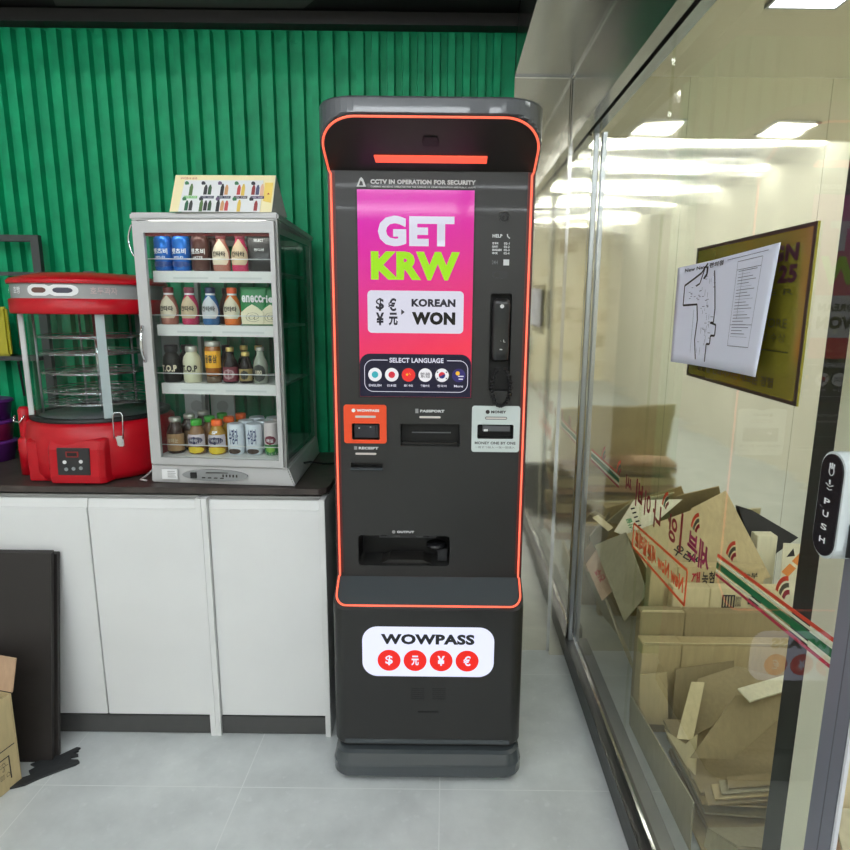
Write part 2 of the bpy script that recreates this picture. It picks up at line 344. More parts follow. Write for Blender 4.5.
# recesses
def lx(x): return x+KX-ORG[K.name].x
def ly(y): return y-ORG[K.name].y
def F(x): return KX-.0+x            # face features measured from the kiosk centre line
cuts = [(-.235, -.0, 0, 0, 0, 0, 0)]
def C(x0, x1, z0, z1, d, r=.006, y0=1.70): return (lx(x0), lx(x1), ly(y0), ly(1.77+d), z0, z1, r)
cut(body, [C(-.217, .063, .656, .754, .10, .012), C(-.087, .089, 1.033, 1.100, .05, .003), C(-.234, -.140, .966, .981, .03, .002),
           C(.168, .230, 1.20, 1.476, .035, .008), C(-.229, -.147, 1.051, 1.100, .035, .005), C(.139, .245, 1.058, 1.101, .035, .004),
           (lx(.187), lx(.215), ly(1.70), ly(1.78), 1.668, 1.696, .0138)])
dark_in = M('recess_black', (9, 9, 9), .5)
B().box(F(-.225), F(.075), 1.875, 1.88, .65, .77).build('output_tray_back', dark_in, K)
# liner plates for recesses
for x0, x1, z0, z1, d in ((-.217, .063, .656, .754, .099), (-.087, .089, 1.033, 1.100, .049), (.139, .245, 1.058, 1.101, .034), (-.229, -.147, 1.051, 1.10, .034), (.168, .230, 1.20, 1.476, .034)):
    b = B().box(F(x0)+.001, F(x1)-.001, 1.77+d-.002, 1.77+d, z0+.001, z1-.001)
    b.box(F(x0), F(x0)+.001, 1.772, 1.77+d, z0+.002, z1-.002).box(F(x1)-.001, F(x1), 1.772, 1.77+d, z0+.002, z1-.002).box(F(x0)+.002, F(x1)-.002, 1.772, 1.77+d, z1-.001, z1)
    b.build('recess_liner', dark_in, K)
# output tray pieces
B().prism([(F(-.15), 1.785, .657), (F(-.125), 1.785, .669), (F(-.02), 1.785, .669), (F(.005), 1.785, .657)], (0, .07, 0)).build('output_scoop', black_gloss, K)
b = B().box(F(-.155), F(.02), 1.80, 1.83, .735, .754)
for x in (-.15, -.11, -.06, -.02): b.box(F(x), F(x)+.018, 1.795, 1.80, .738, .742)
b.build('dispenser_rollers', M('roller_grey', (60, 60, 62), .3), K)
B().lathe([(.001, 0), (.03, 0), (.03, .012), (.001, .012)], (F(.02), 1.82, .70), 20).box(F(.025), F(.055), 1.80, 1.84, .66, .70).build('output_lever', M('lever', (34, 34, 36), .25), K)
# base
b = B(); R = []
for z, w, y, r in ((.014, .276, 1.662, .05), (.020, .288, 1.648, .055), (.026, .291, 1.644, .058), (.058, .291, 1.644, .058), (.064, .289, 1.646, .056), (.090, .284, 1.660, .05), (.096, .276, 1.670, .045)): R.append(sect(z, w, y, r, YB))
ob_ = b.loft(R, smooth=False).build('base', charcoal_gloss, K)
B().loft([sect(.096, HW-.012, 1.70, .03, YB-.02), sect(.104, HW-.012, 1.70, .03, YB-.02)]).build('shadow_gap', black, K)
for x in (-.2, .2):
    for y in (1.75, 2.05): B().lathe([(.024, 0), (.024, .016)], (KX+x, y, 0), 16).build('levelling_foot', black, K)
B().box(KX-HW+.03, KX+HW-.03, 1.6805-.002, 1.6805, .112, .126).build('lower_lip', charcoal_gloss, K)
# ledge surface (glossy slanted shelf)
poly = []
for i in range(9):
    z = .558+.063*i/8
    s_ = [p for p in sect(z, HW-.012, 1.692, .032, YB, LOW(z)) if p[1] <= LOW(z)+.0005 and p[1] < 1.9]
    xs = [p[0] for p in s_] or [KX-.2, KX+.2]
    poly.append((min(xs), max(xs), LOW(z), z))
b = B()
vs = []; fs = []
for a, c, y, z in poly: vs += [(a, y-.0012, z+.0012), (c, y-.0012, z+.0012)]
for i in range(len(poly)-1): fs.append((2*i, 2*i+1, 2*i+3, 2*i+2))
b.add(vs, fs).build('slanted_ledge', charcoal_gloss, K)
# hood
HP = lambda z: 1.77-(z-1.80)/HS
Rg = []
for i in range(0, 15):
    z = 1.80+.17*HS*1.01*i/14; Rg.append(sect(z, HW+.002, 1.60, .10, YB, max(HP(z), 1.60)))
for z, e in ((1.91, 0), (1.930, 0), (1.935, .003), (1.937, .010)): Rg.append(sect(z, HW+.002-e, 1.60+e, .10, YB))
hood = B().loft(Rg).build('hood', M('hood_grey', (82, 85, 89), .32, coat=.25), K)
for p in hood.data.polygons: p.use_smooth = False
# black glossy underside plate of the hood, following the slanted rim
def rim(inset, up=0.0, n=16, w=HW+.002, r=.10):
    pts = []
    w2, yf, r2 = w-inset, 1.60+inset, r-inset*.6
    raw = [(-w2, 1.768)]
    for i in range(n+1): t = pi+pi/2*i/n; raw.append((-w2+r2+r2*cos(t), yf+r2+r2*sin(t)))
    for i in range(n+1): t = 1.5*pi+pi/2*i/n; raw.append((w2-r2+r2*cos(t), yf+r2+r2*sin(t)))
    raw.append((w2, 1.768))
    return [(KX+x, y-up*.45, 1.80+(1.77-y)*HS-up) for x, y in raw]
b = B().prism([(x, y, z) for x, y, z in rim(.004, .0006)], (0, -.0006, -.0016)); b.build('hood_underside', black_gloss, K)
# camera bump and status bar on the underside
def onhood(x, y, e=.004): return (KX+x, y-.45*e, 1.80+(1.77-y)*HS-e)
b = B(); b.prism([onhood(-.02, 1.690, .001), onhood(.02, 1.690, .001), onhood(.022, 1.675, .001), onhood(.018, 1.660, .001), onhood(-.018, 1.660, .001), onhood(-.022, 1.675, .001)], (0, -.002, -.004)); b.build('hood_camera', M('lens_black', (6, 6, 6), .4), K, bevel=.002)
b = B().prism([onhood(-.147, 1.7385, .002), onhood(.147, 1.7385, .002), onhood(.148, 1.7185, .002), onhood(-.150, 1.7185, .002)], (0, -.002, -.004)); b.build('status_light_bar', led2, K)
# glowing edge line
o = .010
pts = rim(.007, .003)
side_r = [(KX+HW-o, 1.766, 1.79), (KX+HW-o, 1.766, .626)]
def lowrim(inset=.010, n=8):
    w2, yf, r2 = HW+.003-inset, 1.68+inset, .032; raw = [(w2, 1.766)]
    for i in range(n+1): t = 2*pi-pi/2*i/n; raw.append((w2-r2+r2*cos(t), yf+r2+r2*sin(t)))
    for i in range(n+1): t = 1.5*pi-pi/2*i/n; raw.append((-w2+r2+r2*cos(t), yf+r2+r2*sin(t)))
    raw.append((-w2, 1.766))
    return [(KX+x, y-.003, .556+(y-1.68)*.733+.003) for x, y in raw]
loop = pts+side_r+lowrim()+[(KX-HW+o, 1.766, .626), (KX-HW+o, 1.766, 1.79)]
B().tube(loop, .0031, 8, closed=True).build('edge_light_line', led, K)
b = B()
for s in (-1, 1): b.box(KX+s*(HW-.011)-.009, KX+s*(HW-.011)+.009, 1.7685, 1.7698, .634, 1.798)
b.build('edge_light_channel', M('channel_dark_red', (96, 30, 24), .4), K)
# --- screen
def screen_mat():
    m = bpy.data.materials.new('magenta_screen'); m.use_nodes = True; nt = m.node_tree; b = nt.nodes['Principled BSDF']; L = nt.links.new; N = nt.nodes.new
    tc = N('ShaderNodeTexCoord'); sp = N('ShaderNodeSeparateXYZ'); L(tc.outputs['Object'], sp.inputs[0])
    mr = N('ShaderNodeMapRange'); mr.inputs['From Min'].default_value = 1.25; mr.inputs['From Max'].default_value = 1.75; L(sp.outputs[2], mr.inputs['Value'])
    mx = N('ShaderNodeMath'); mx.operation = 'MULTIPLY_ADD'; mx.inputs[1].default_value = -.6; L(sp.outputs[0], mx.inputs[0]); L(mr.outputs[0], mx.inputs[2])
    r = N('ShaderNodeValToRGB'); e = r.color_ramp.elements; e[0].position = .1; e[0].color = (*lin((246, 48, 84)), 1); e[1].position = .95; e[1].color = (*lin((222, 22, 176)), 1)
    q = e.new(.3); q.color = (*lin((236, 44, 108)), 1); q = e.new(.62); q.color = (*lin((226, 40, 150)), 1)
    L(mx.outputs[0], r.inputs['Fac']); b.inputs['Base Color'].default_value = (.01, .01, .01, 1); b.inputs['Roughness'].default_value = .08
    L(r.outputs[0], b.inputs['Emission Color']); b.inputs['Emission Strength'].default_value = .95; return m
def E_(name, rgb, s=.92): return M(name, rgb, .1, emit=s, base=.03)
s_white = E_('screen_white', (222, 222, 238)); s_lime = E_('screen_lime', (164, 232, 32)); s_navy = E_('screen_navy', (24, 24, 54), .8); s_dark = E_('screen_dark', (44, 44, 56)); s_black = E_('screen_black', (18, 18, 22), .8)
B().box(F(-.208), F(.122), 1.7685, 1.7699, 1.176, 1.755).build('screen_bezel', black, K)
scr = B().box(F(-.203), F(.118), 1.767, 1.7686, 1.180, 1.750).build('screen', screen_mat(), K)
XD = (1, 0, 0); ZD = (0, 0, 1)
def tx(body, x0, x1, z0, z1, y, mat, parent=K, name='lettering', bold=.0):
    return text(body, (F((x0+x1)/2), y, (z0+z1)/2), x1-x0, z1-z0, XD, ZD, mat, parent, name, bold)
ys = 1.7664
tx('GET', -.147, .064, 1.601, 1.682, ys, s_white, scr, 'screen_headline', .055)
tx('KRW', -.167, .080, 1.510, 1.587, ys, s_lime, scr, 'screen_headline', .055)
plate(F(-.178), F(.093), 1.363, 1.481, ys, .0004, .012, s_white, scr, 'screen_card')
yc = 1.7660
for ch, x, z in (('$', -.143, 1.442), ('€', -.108, 1.442), ('¥', -.143, 1.402), ('元', -.107, 1.402)):
    tx(ch, x-.0115, x+.0115 if ch != '元' else x+.014, z-.018, z+.018, yc, s_dark, scr, 'screen_symbol', .03 if ch in '$€' else .045)
B().prism([(F(-.083), yc, 1.414), (F(-.083), yc, 1.430), (F(-.073), yc, 1.422)], (0, .0003, 0)).build('screen_arrow', s_dark, scr)
tx('KOREAN', -.054, .070, 1.437, 1.459, yc, s_dark, scr, 'screen_lettering', .055)
tx('WON', -.053, .070, 1.387, 1.423, yc, s_black, scr, 'screen_lettering', .065)
p = [(x, z) for x, z in rrect(-.2028, .1175, 1.18, 1.304, .03)]
p = [(x, z) if z > 1.24 else (-.2028 if x < 0 else .1175, 1.1803) for x, z in p]
B().prism([(F(x), ys, z) for x, z in p], (0, .0004, 0)).build('language_panel', s_navy, scr)
b = B(); pp = rrect(-.189, .108, 1.195, 1.286, .025, 8)
pr = [(F(x), 1.7659, z) for x, z in pp]
k = [i for i, (x, z) in enumerate(pp)]
b.tube([q for q in pr[9:]]+[q for q in pr[:9]], .0009, 5, closed=False)
b2 = B(); b2.box(F(-.122), F(.048), 1.7648, 1.7662, 1.276, 1.296); b2.build('language_title_back', s_navy, scr)
b.box(F(-.165), F(-.122), 1.7650, 1.7660, 1.285, 1.287).box(F(.046), F(.088), 1.7650, 1.7660, 1.285, 1.287)
b.build('language_outline', s_white, scr)
tx('SELECT LANGUAGE', -.117, .038, 1.279, 1.293, 1.7645, s_white, scr, 'screen_lettering', .03)
flag = [((240, 240, 244), 'ENGLISH'), ((240, 240, 244), '日本語'), ((238, 50, 50), '简体中文'), ((240, 240, 244), '繁體中文'), ((240, 240, 244), '한국어'), ((50, 44, 110), 'More')]
for i, (c, t) in enumerate(flag):
    x = -.159+.0482*i; m = E_('flag_%d_%d_%d' % c, c)
    f_ = disc(F(x), 1.244, .0195, 1.7655, .0006, m, scr, 'language_button')
    tx(t, x-(.018 if i in (0,) else .013), x+(.018 if i in (0,) else .013), 1.2095, 1.2165, 1.7656, s_white, scr, 'screen_caption', .02)
    if i == 0: disc(F(x), 1.244, .0095, 1.765, .0005, E_('globe_teal', (60, 176, 190)), f_, 'globe_symbol')
    if i == 1: disc(F(x), 1.244, .0095, 1.765, .0005, E_('flag_red', (216, 50, 70)), f_, 'flag_disc')
    if i == 2:
        b = B()
        for sx, sz, sr in ((-.004, .001, .005), (.003, .004, .0018), (.005, .001, .0018)):
            b.prism([(F(x)+sx+(sr if q % 2 == 0 else sr*.45)*sin(q*pi/5), 1.765, 1.244+sz+(sr if q % 2 == 0 else sr*.45)*cos(q*pi/5)) for q in range(10)], (0, .0004, 0))
        b.build('flag_stars', E_('flag_yellow', (250, 190, 60)), f_)
    if i == 3: tx('繁體', x-.014, x+.014, 1.236, 1.252, 1.7646, s_dark, f_, 'button_lettering', .0)
    if i == 4:
        B().prism([(F(x)+.0095*cos(a_), 1.765, 1.244+.0095*sin(a_)) for a_ in [pi*q/12+.4 for q in range(13)]], (0, .0004, 0)).build('flag_half', MC['flag_red'], f_)
        B().prism([(F(x)+.0095*cos(a_), 1.765, 1.244+.0095*sin(a_)) for a_ in [pi*q/12+.4+pi for q in range(13)]], (0, .0004, 0)).build('flag_half', E_('flag_blue', (40, 50, 120)), f_)
        b = B()
        for sx in (-1, 1):
            for sz in (-1, 1): B().box(F(x)+sx*.013-.002, F(x)+sx*.013+.002, 1.765, 1.7655, 1.244+sz*.009-.0018, 1.244+sz*.009+.0018).build('flag_bars', s_dark, f_)
    if i == 5:
        disc(F(x)-.003, 1.250, .006, 1.765, .0005, MC['flag_yellow'], f_, 'more_symbol')
        B().box(F(x)-.002, F(x)+.014, 1.765, 1.7655, 1.240, 1.243).box(F(x), F(x)+.012, 1.765, 1.7655, 1.232, 1.235).build('more_lines', s_white, f_)
# --- face prints
yf = 1.7692
ptx = M('face_print', (214, 216, 216), .5)
tx('CCTV IN OPERATION FOR SECURITY', -.166, .121, 1.7645, 1.7765, yf, ptx, K, 'lettering', .055)
tx('CAMERAS ARE BEING OPERATED FOR THE PURPOSE OF CRIME PREVENTION AND PUBLIC SAFETY', -.166, .121, 1.7555, 1.7595, yf, ptx, K, 'lettering', .02)
B().prism([(F(-.204), yf, 1.757), (F(-.178), yf, 1.757), (F(-.186), yf, 1.777), (F(-.191), yf, 1.782), (F(-.196), yf, 1.777)], (0, .0006, 0)).build('warning_triangle', ptx, K)
B().prism([(F(-.198), yf-.0005, 1.760), (F(-.186), yf-.0005, 1.760), (F(-.188), yf-.0005, 1.769), (F(-.193), yf-.0005, 1.773)], (0, .0006, 0)).build('warning_symbol', charcoal, K)
disc(F(.201), 1.682, .0125, 1.774, .004, MC['lens_black'], K, 'face_camera')
disc(F(.201), 1.682, .006, 1.7725, .002, M('lens_glass', (30, 34, 44), .03, coat=1), K, 'camera_lens')
tx('HELP', .170, .197, 1.6275, 1.6365, yf, ptx, K, 'lettering', .03)
b = B().tube([(F(.211), yf, 1.637), (F(.2115), yf, 1.631), (F(.218), yf, 1.6255)], .0016, 6); b.build('phone_symbol', ptx, K)
for j, (l, r_) in enumerate((('한국어', '02-1'), ('日本語', '02-2'), ('ENGLISH', '02-3'), ('中文', '02-4'))):
    z = 1.612-.0088*j
    tx(l, .170, .170+(.026 if j == 2 else .016), z-.003, z+.003, yf, ptx, K, 'lettering', .05); tx(r_, .202, .218, z-.003, z+.003, yf, ptx, K, 'lettering', .03)
tx('24H', .170, .186, 1.556, 1.566, yf, M('face_print_dim', (120, 122, 124), .5), K, 'lettering')
B().box(F(.147+.055), F(.147+.071), yf, yf+.0006, 1.553, 1.569).build('code_patch', ptx, K)
plate(F(.172), F(.215), 1.517, 1.538, yf, .0006, .009, M('sensor_grey', (40, 40, 42), .3), K, 'sensor_window')
disc(F(.184), 1.527, .008, yf-.0006, .0008, black_gloss, K, 'sensor_lens')
# --- handset
h = B(); Rh = []
for z, w, y, d in ((1.287, .019, 1.762, .02), (1.293, .024, 1.757, .028), (1.32, .0255, 1.755, .03), (1.37, .0245, 1.760, .028), (1.42, .025, 1.755, .03), (1.445, .025, 1.748, .036), (1.457, .022, 1.750, .034), (1.462, .014, 1.755, .03)):
    Rh.append([(F(.200)+w*copysign(abs(cos(a_))**.6, cos(a_)), y+d/2+d/2*copysign(abs(sin(a_))**.6, sin(a_)), z) for a_ in [2*pi*q/20 for q in range(20)]])
hs = h.loft(Rh).build('handset', M('handset_black', (30, 31, 32), .3, coat=.3), K)
disc(F(.200), 1.441, .0055, 1.7466, .001, M('handset_dot', (220, 220, 220), .4), hs, 'handset_dot')
tx('· L', .199, .213, 1.341, 1.348, 1.7542, ptx, hs, 'handset_mark'); B().box(F(.197), F(.204), 1.7535, 1.7545, 1.319, 1.322).build('handset_mark', ptx, hs)
cp = []
for i in range(120):
    t = i/119; a_ = -pi*.5-pi*.1+t*2*pi*.93+pi*.65
    cx, cz = F(.203)+.028*sin(t*2*pi*.88+.35)*(1 if t < .5 else .9), 1.213+.056*cos(t*2*pi*.88+.35)
    q = t*2*pi*34; cp.append((cx+.0045*cos(q), 1.757+.0045*sin(q), cz+.0015*sin(q)))
B().tube(cp, .0030, 5).build('coiled_cord', black_soft, K)
# --- payment modules
orange = M('orange_plate', (238, 78, 32), .4); pale = M('pale_plate', (206, 216, 214), .4)
def framed(x0, x1, z0, z1, hx0, hx1, hz0, hz1, mat, name):
    ob = plate(F(x0), F(x1), z0, z1, 1.7665, .0032, .008, mat, K, name)
    cut(ob, [(lx(hx0), lx(hx1), ly(1.75), ly(1.79), hz0, hz1, .005)])
    return ob
wp = framed(-.252, -.127, 1.0405, 1.1555, -.229, -.147, 1.051, 1.100, orange, 'card_slot_plate')
tx('WOWPASS', -.214, -.148, 1.1345, 1.1425, 1.7662, white_print, wp, 'lettering', .06); disc(F(-.223), 1.1385, .0055, 1.7660, .0004, white_print, wp, 'slot_symbol')
plate(F(-.2185), F(-.158), 1.117, 1.1235, 1.7655, .001, .0032, M('slot_light', (214, 206, 200), .4), wp, 'slot_light')
b = B().box(F(-.222), F(-.152), 1.775, 1.785, 1.056, 1.095).box(F(-.187), F(-.160), 1.768, 1.776, 1.068, 1.092); b.build('card_reader', M('reader_grey', (46, 46, 52), .3), K)
B().box(F(-.210), F(-.206), 1.772, 1.775, 1.083, 1.087).box(F(-.176), F(-.172), 1.766, 1.768, 1.088, 1.091).build('reader_marks', ptx, K)
tx('PASSPORT', -.029, .042, 1.1345, 1.1425, yf, ptx, K, 'lettering', .06); B().box(F(-.043), F(-.034), yf, yf+.0006, 1.132, 1.145).build('passport_symbol', M('symbol_grey', (150, 150, 150), .5), K)
plate(F(-.031), F(.031), 1.1175, 1.1235, 1.7682, .001, .003, MC['slot_light'], K, 'slot_light')
B().box(F(-.055), F(.062), 1.806, 1.81, 1.0655, 1.0685).build('passport_reader_edge', M('edge_grey', (110, 110, 112), .3), K)
B().box(F(-.08), F(.08), 1.79, 1.80, 1.034, 1.040).build('passport_reader_glass', black_gloss, K)
mp_ = framed(.1225, .263, 1.0185, 1.156, .139, .245, 1.058, 1.101, pale, 'money_slot_plate')
tx('MONEY', .178, .222, 1.1345, 1.1425, 1.7662, ink_black, mp_, 'lettering', .05); disc(F(.168), 1.1385, .006, 1.7660, .0004, ink_black, mp_, 'slot_symbol')
plate(F(.161), F(.225), 1.116, 1.1245, 1.7657, .0008, .004, M('outline_grey', (90, 92, 92), .4), mp_, 'slot_light_rim'); plate(F(.163), F(.223), 1.118, 1.1225, 1.7652, .0008, .002, MC['slot_light'], mp_, 'slot_light')
tx('MONEY ONE BY ONE', .132, .252, 1.0415, 1.050, 1.7662, M('ink_grey', (84, 86, 86), .5), mp_, 'lettering', .04)
tx('一枚ずつ投入 一张一张插入', .133, .250, 1.0295, 1.0365, 1.7662, MC['ink_grey'], mp_, 'lettering')
B().box(F(.155), F(.235), 1.772, 1.80, 1.080, 1.096).build('note_slot', M('note_slot_grey', (92, 92, 96), .35), K); B().box(F(.158), F(.170), 1.770, 1.772, 1.080, 1.086).build('note_light', white_print, K)
tx('RECEIPT', -.210, -.152, 1.0215, 1.0295, yf, ptx, K, 'lettering', .06); B().box(F(-.2235), F(-.2145), yf, yf+.0006, 1.0205, 1.0305).build('receipt_symbol', MC['symbol_grey'], K)
plate(F(-.220), F(-.158), 1.0055, 1.0115, 1.7682, .001, .003, MC['slot_light'], K, 'slot_light')
B().prism([(F(-.234), 1.7695, .966), (F(-.234), 1.7640, .9615), (F(-.234), 1.7640, .9595), (F(-.234), 1.7695, .9555)], (.094, 0, 0)).build('receipt_lip', charcoal_gloss, K)
tx('OUTPUT', -.098, -.046, .7625, .7695, yf, ptx, K, 'lettering', .06); disc(F(-.108), .7655, .005, yf, .0006, MC['symbol_grey'], K, 'output_symbol')
# --- lit sign
sg = M('sign_panel', (226, 230, 252), .3, emit=1.12, base=.03)
s_ = plate(F(-.196), F(.198), .342, .503, 1.6775, .003, .046, sg, K, 'backlit_sign', 12)
sred = M('sign_red', (250, 34, 22), .4, emit=.8, base=.2); sblk = M('sign_black', (28, 30, 34), .5)
tx('WOWPASS', -.140, .139, .4475, .481, 1.6772, sblk, s_, 'sign_lettering', .05)
for ch, x in (('$', -.116), ('元', -.038), ('¥', .040), ('€', .118)):
    d_ = disc(F(x), .3945, .0345, 1.6772, .0005, sred, s_, 'sign_disc', 36); tx(ch, x-.011, x+.011, .3785, .411, 1.6768, sg, d_, 'disc_symbol', .02 if ch in '$€' else .035)
for x0 in (-.051, .014):
    b = B()
    for i in range(9):
        b.box(F(x0+i*.0048), F(x0+i*.0048)+.0024, 1.6792, 1.6805, .262, .302)
    for j in range(6): b.box(F(x0), F(x0)+.041, 1.6790, 1.6805, .265+j*.0068, .2665+j*.0068)
    b.build('speaker_grille', M('grille_dark', (36, 36, 36), .6), K)
B().box(F(-.030), F(.034), 1.6785, 1.6805, .2175, .2215).build('lock_slot', black, K)
# ---------------------------------------------------------------- drinks cabinet
FLp, FRp, RRp, RLp = (-.945, 1.920), (-.502, 1.886), (-.498, 2.325), (-.925, 2.325)
def P(s, t, z, e=0):
    a = Vector(FLp).lerp(Vector(FRp), s); c = Vector(RLp).lerp(Vector(RRp), s); q = a.lerp(c, t); return (q.x, q.y, z)
def fb(b, s0, s1, t0, t1, z0, z1):
    return b.hexa([P(s0,t0,z0),P(s1,t0,z0),P(s1,t1,z0),P(s0,t1,z0),P(s0,t0,z1),P(s1,t0,z1),P(s1,t1,z1),P(s0,t1,z1)])
G = thing('drinks_display_cabinet', 'silver countertop glass cabinet full of bottled drinks on the dark worktop', 'display cabinet', (-.72, 2.1, .87))
b = B(); b.hexa([(-.948,1.912,.872),(-.475,1.878,.872),P(1.02,1,.872),P(-.01,1,.872),P(-.002,-.01,.932),P(1.01,-.01,.932),P(1.0,1,.945),P(0,1,.945)])
b.build('base', silver, G, bevel=.004)
b = B(); b.hexa([P(-.012,-.02,1.682),P(1.012,-.02,1.682),P(1.012,1.01,1.664),P(-.012,1.01,1.664),P(-.012,-.02,1.7035),P(1.012,-.02,1.7035),P(1.012,1.01,1.685),P(-.012,1.01,1.685)]); b.build('top', silver, G, bevel=.005)
b = B()
for s0, s1, t0, t1 in ((0, .03, .0, .05), (.965, 1.0, 0, .05), (0, .03, .94, 1), (.965, 1.0, .93, 1)): fb(b, s0, s1, t0, t1, .932, 1.683 if t0 == 0 else 1.665)
fb(b, .967, .997, .05, .93, 1.645, 1.664); fb(b, 0, .03, .05, .94, 1.645, 1.664); fb(b, .03, .965, .95, 1, 1.645, 1.664); fb(b, .03, .965, .95, 1, .932, .955); fb(b, .97, .99, .05, .93, .932, .95)
b.build('frame', silver2, G)
b = B(); fb(b, .995, .999, .05, .93, .95, 1.645); b.build('side_glass', glass_dark, G)
b = B(); fb(b, .006, .01, .05, .94, .945, 1.645); b.build('side_glass', glass_fr, G)
b = B(); fb(b, .03, .965, .97, .98, .955, 1.645); b.build('back_glass', glass_fr, G)
b = B()
for s0, s1, z0, z1 in ((.012, .088, .935, 1.678), (.952, .984, .935, 1.678), (.088, .952, 1.645, 1.678), (.088, .952, .935, .957)): fb(b, s0, s1, -.035, -.003, z0, z1)
d = b.build('door', silver, G)
b = B(); fb(b, .088, .952, -.022, -.014, .957, 1.645); b.build('door_glass', glass_fr, d)
b = B(); fb(b, .088, .952, -.01, -.004, 1.636, 1.645); b.build('red_seal', M('dark_red', (120, 24, 20), .4), d)
hp = [P(.03, -.075+.04*abs(2*i/8-1)**2, 1.26+.11*i/8) for i in range(9)]; B().tube(hp, .005, 8).build('handle', chrome, d)
hp = [(P(-.03, .04, 0)[0]-.012*sin(pi*i/8), P(0, .04, 0)[1], 1.58+.09*i/8) for i in range(9)]; B().tube([(-.95, 1.935, 1.58)]+hp+[(-.95, 1.935, 1.67)], .003, 6).build('hinge_rod', chrome, G)
SH = (1.537, 1.373, 1.189)
for z in SH:
    b = B(); fb(b, .075, .962, .085, .10, z-.034, z+.0); fb(b, .075, .962, .10, .85, z-.008, z); sh = b.build('shelf', fr_white, G)
    b = B(); fb(b, .22, .47, .082, .085, z-.024, z-.018); fb(b, .55, .85, .082, .085, z-.024, z-.018); b.build('price_strip', M('strip_clear', (205, 207, 205), .3), sh)
b = B(); fb(b, .03, .965, .05, .95, .945, .9535); b.build('cabinet_floor', fr_white, G)
for z in (1.572, 1.403, 1.222, .990):
    B().tube([P(.06, .06, z), P(.94, .06, z)], .0016, 6).build('shelf_rail', M('rail_white', (230, 230, 230), .3), G)
b = B()
for j in range(15): fb(b, .955, .965, .88, .93, 1.0+j*.042, 1.012+j*.042)
fb(b, .958, .966, .86, .875, .95, 1.65); b.build('shelf_brackets', black_soft, G)
# glowing strip added at the top to brighten the cabinet interior
b = B(); fb(b, .1, .9, .03, .06, 1.668, 1.678); b.build('cabinet_fill_light', M('cabinet_fill_light', (255, 252, 245), .5, emit=8), G)
c0 = Vector((-.734, 1.9, .902)); e_ = [(c0.x+.107*cos(2*pi*i/40), 1.8965+.0008*0-.077*(.107*cos(2*pi*i/40)), c0.z+.019*sin(2*pi*i/40)) for i in range(40)]
cp_ = B().prism([(x, y-.008, z) for x, y, z in e_], (0, .012, 0)).build('control_panel', M('panel_grey', (140, 142, 142), .35), G)
b = B().box(-.812, -.793, 1.889, 1.8945, .893, .911); 
b.build('temperature_display', black, cp_)
b = B()
for i in range(5): b.box(-.708+i*.011, -.704+i*.011, 1.884-.00085*i, 1.888, .899, .907)
for i in range(4): b.box(-.775+i*.02, -.765+i*.02, 1.8862-.0015*i, 1.892, .894, .896)
b.box(-.76, -.69, 1.883, 1.888, .9115, .913); b.build('panel_marks', ink_black, cp_)
stk = B().prism([(-.908, 1.9015, .886), (-.857, 1.8975, .886), (-.857, 1.8985, .919), (-.908, 1.9025, .919)], (0, .004, 0)).build('sticker', white_print, G)
b = B()
for i in range(4): b.box(-.888, -.862-.003*(i % 2), 1.8975, 1.899, .893+i*.0062, .8945+i*.0062)
b.build('sticker_lines', M('ink_light', (150, 150, 150), .6), stk)
# cables
b = B(); b.tube([(-.955, 2.05, .935), (-.972, 2.0, .90), (-.985, 1.95, .88), (-.99, 1.925, .876), (-.965, 1.915, .876)], .003, 6).tube([(-.955, 2.02, .92), (-.972, 2.03, .885), (-.962, 2.06, .878), (-.957, 2.12, .876)], .003, 6)
solo(b, 'power_cable', M('cable_grey', (180, 180, 178), .5), 'loose grey power cables between the red warmer and the drinks cabinet', 'cable')
b = B().tube([(-.483, 2.03, .91), (-.462, 2.04, .912), (-.43, 2.10, .89), (-.40, 2.16, .876)], .0035, 6)
solo(b, 'black_cable', black_soft, 'short black cable beside the right foot of the drinks cabinet', 'cable')
# ---------------------------------------------------------------- drinks
def wrap(b, c, rf, z0, z1, ha, shape='rect', n=14, m=10, ac=-pi/2, e=.0006):
    """label patch bent round a bottle; rf(z) radius, ha half angle"""
    vs = []; fs = []
    for j in range(m+1):
        t = j/m; z = z0+(z1-z0)*t
        if shape == 'rect': k = 1
        elif shape == 'drop': k = max(.06, sin(pi*min(1, (t*.92+.10))**.75)**.62) if t < 1 else .06
        else: k = max(.02, sqrt(max(0, 1-(2*t-1)**2)))
        for i in range(n+1):
            a = ac+ha*k*(2*i/n-1); r = rf(z)+e; vs.append((c[0]+r*cos(a), c[1]+r*sin(a), c[2]+z))
    for j in range(m):
        for i in range(n): q = j*(n+1)+i; fs.append((q, q+1, q+n+2, q+n+1))
    return b.add(vs, fs, True)
def interp(prof):
    def f(z):
        for (r0, z0), (r1, z1) in zip(prof, prof[1:]):
            if z0 <= z <= z1 and z1 > z0: return r0+(r1-r0)*(z-z0)/(z1-z0)
        return prof[-1][0]
    return f
def wtext(body, rf, zc, w, h, mat, parent, bold=.0, e=.0014, name='label_lettering'):
    def bend(a, b_): r = rf(zc)+e; an = -pi/2+a/r; z = zc+b_; r2 = rf(z)+e; return (r2*cos(an), r2*sin(an), z)
    return text(body, (0,0,0), w, h, XD, ZD, mat, parent, name, bold, world=False, bend=bend)
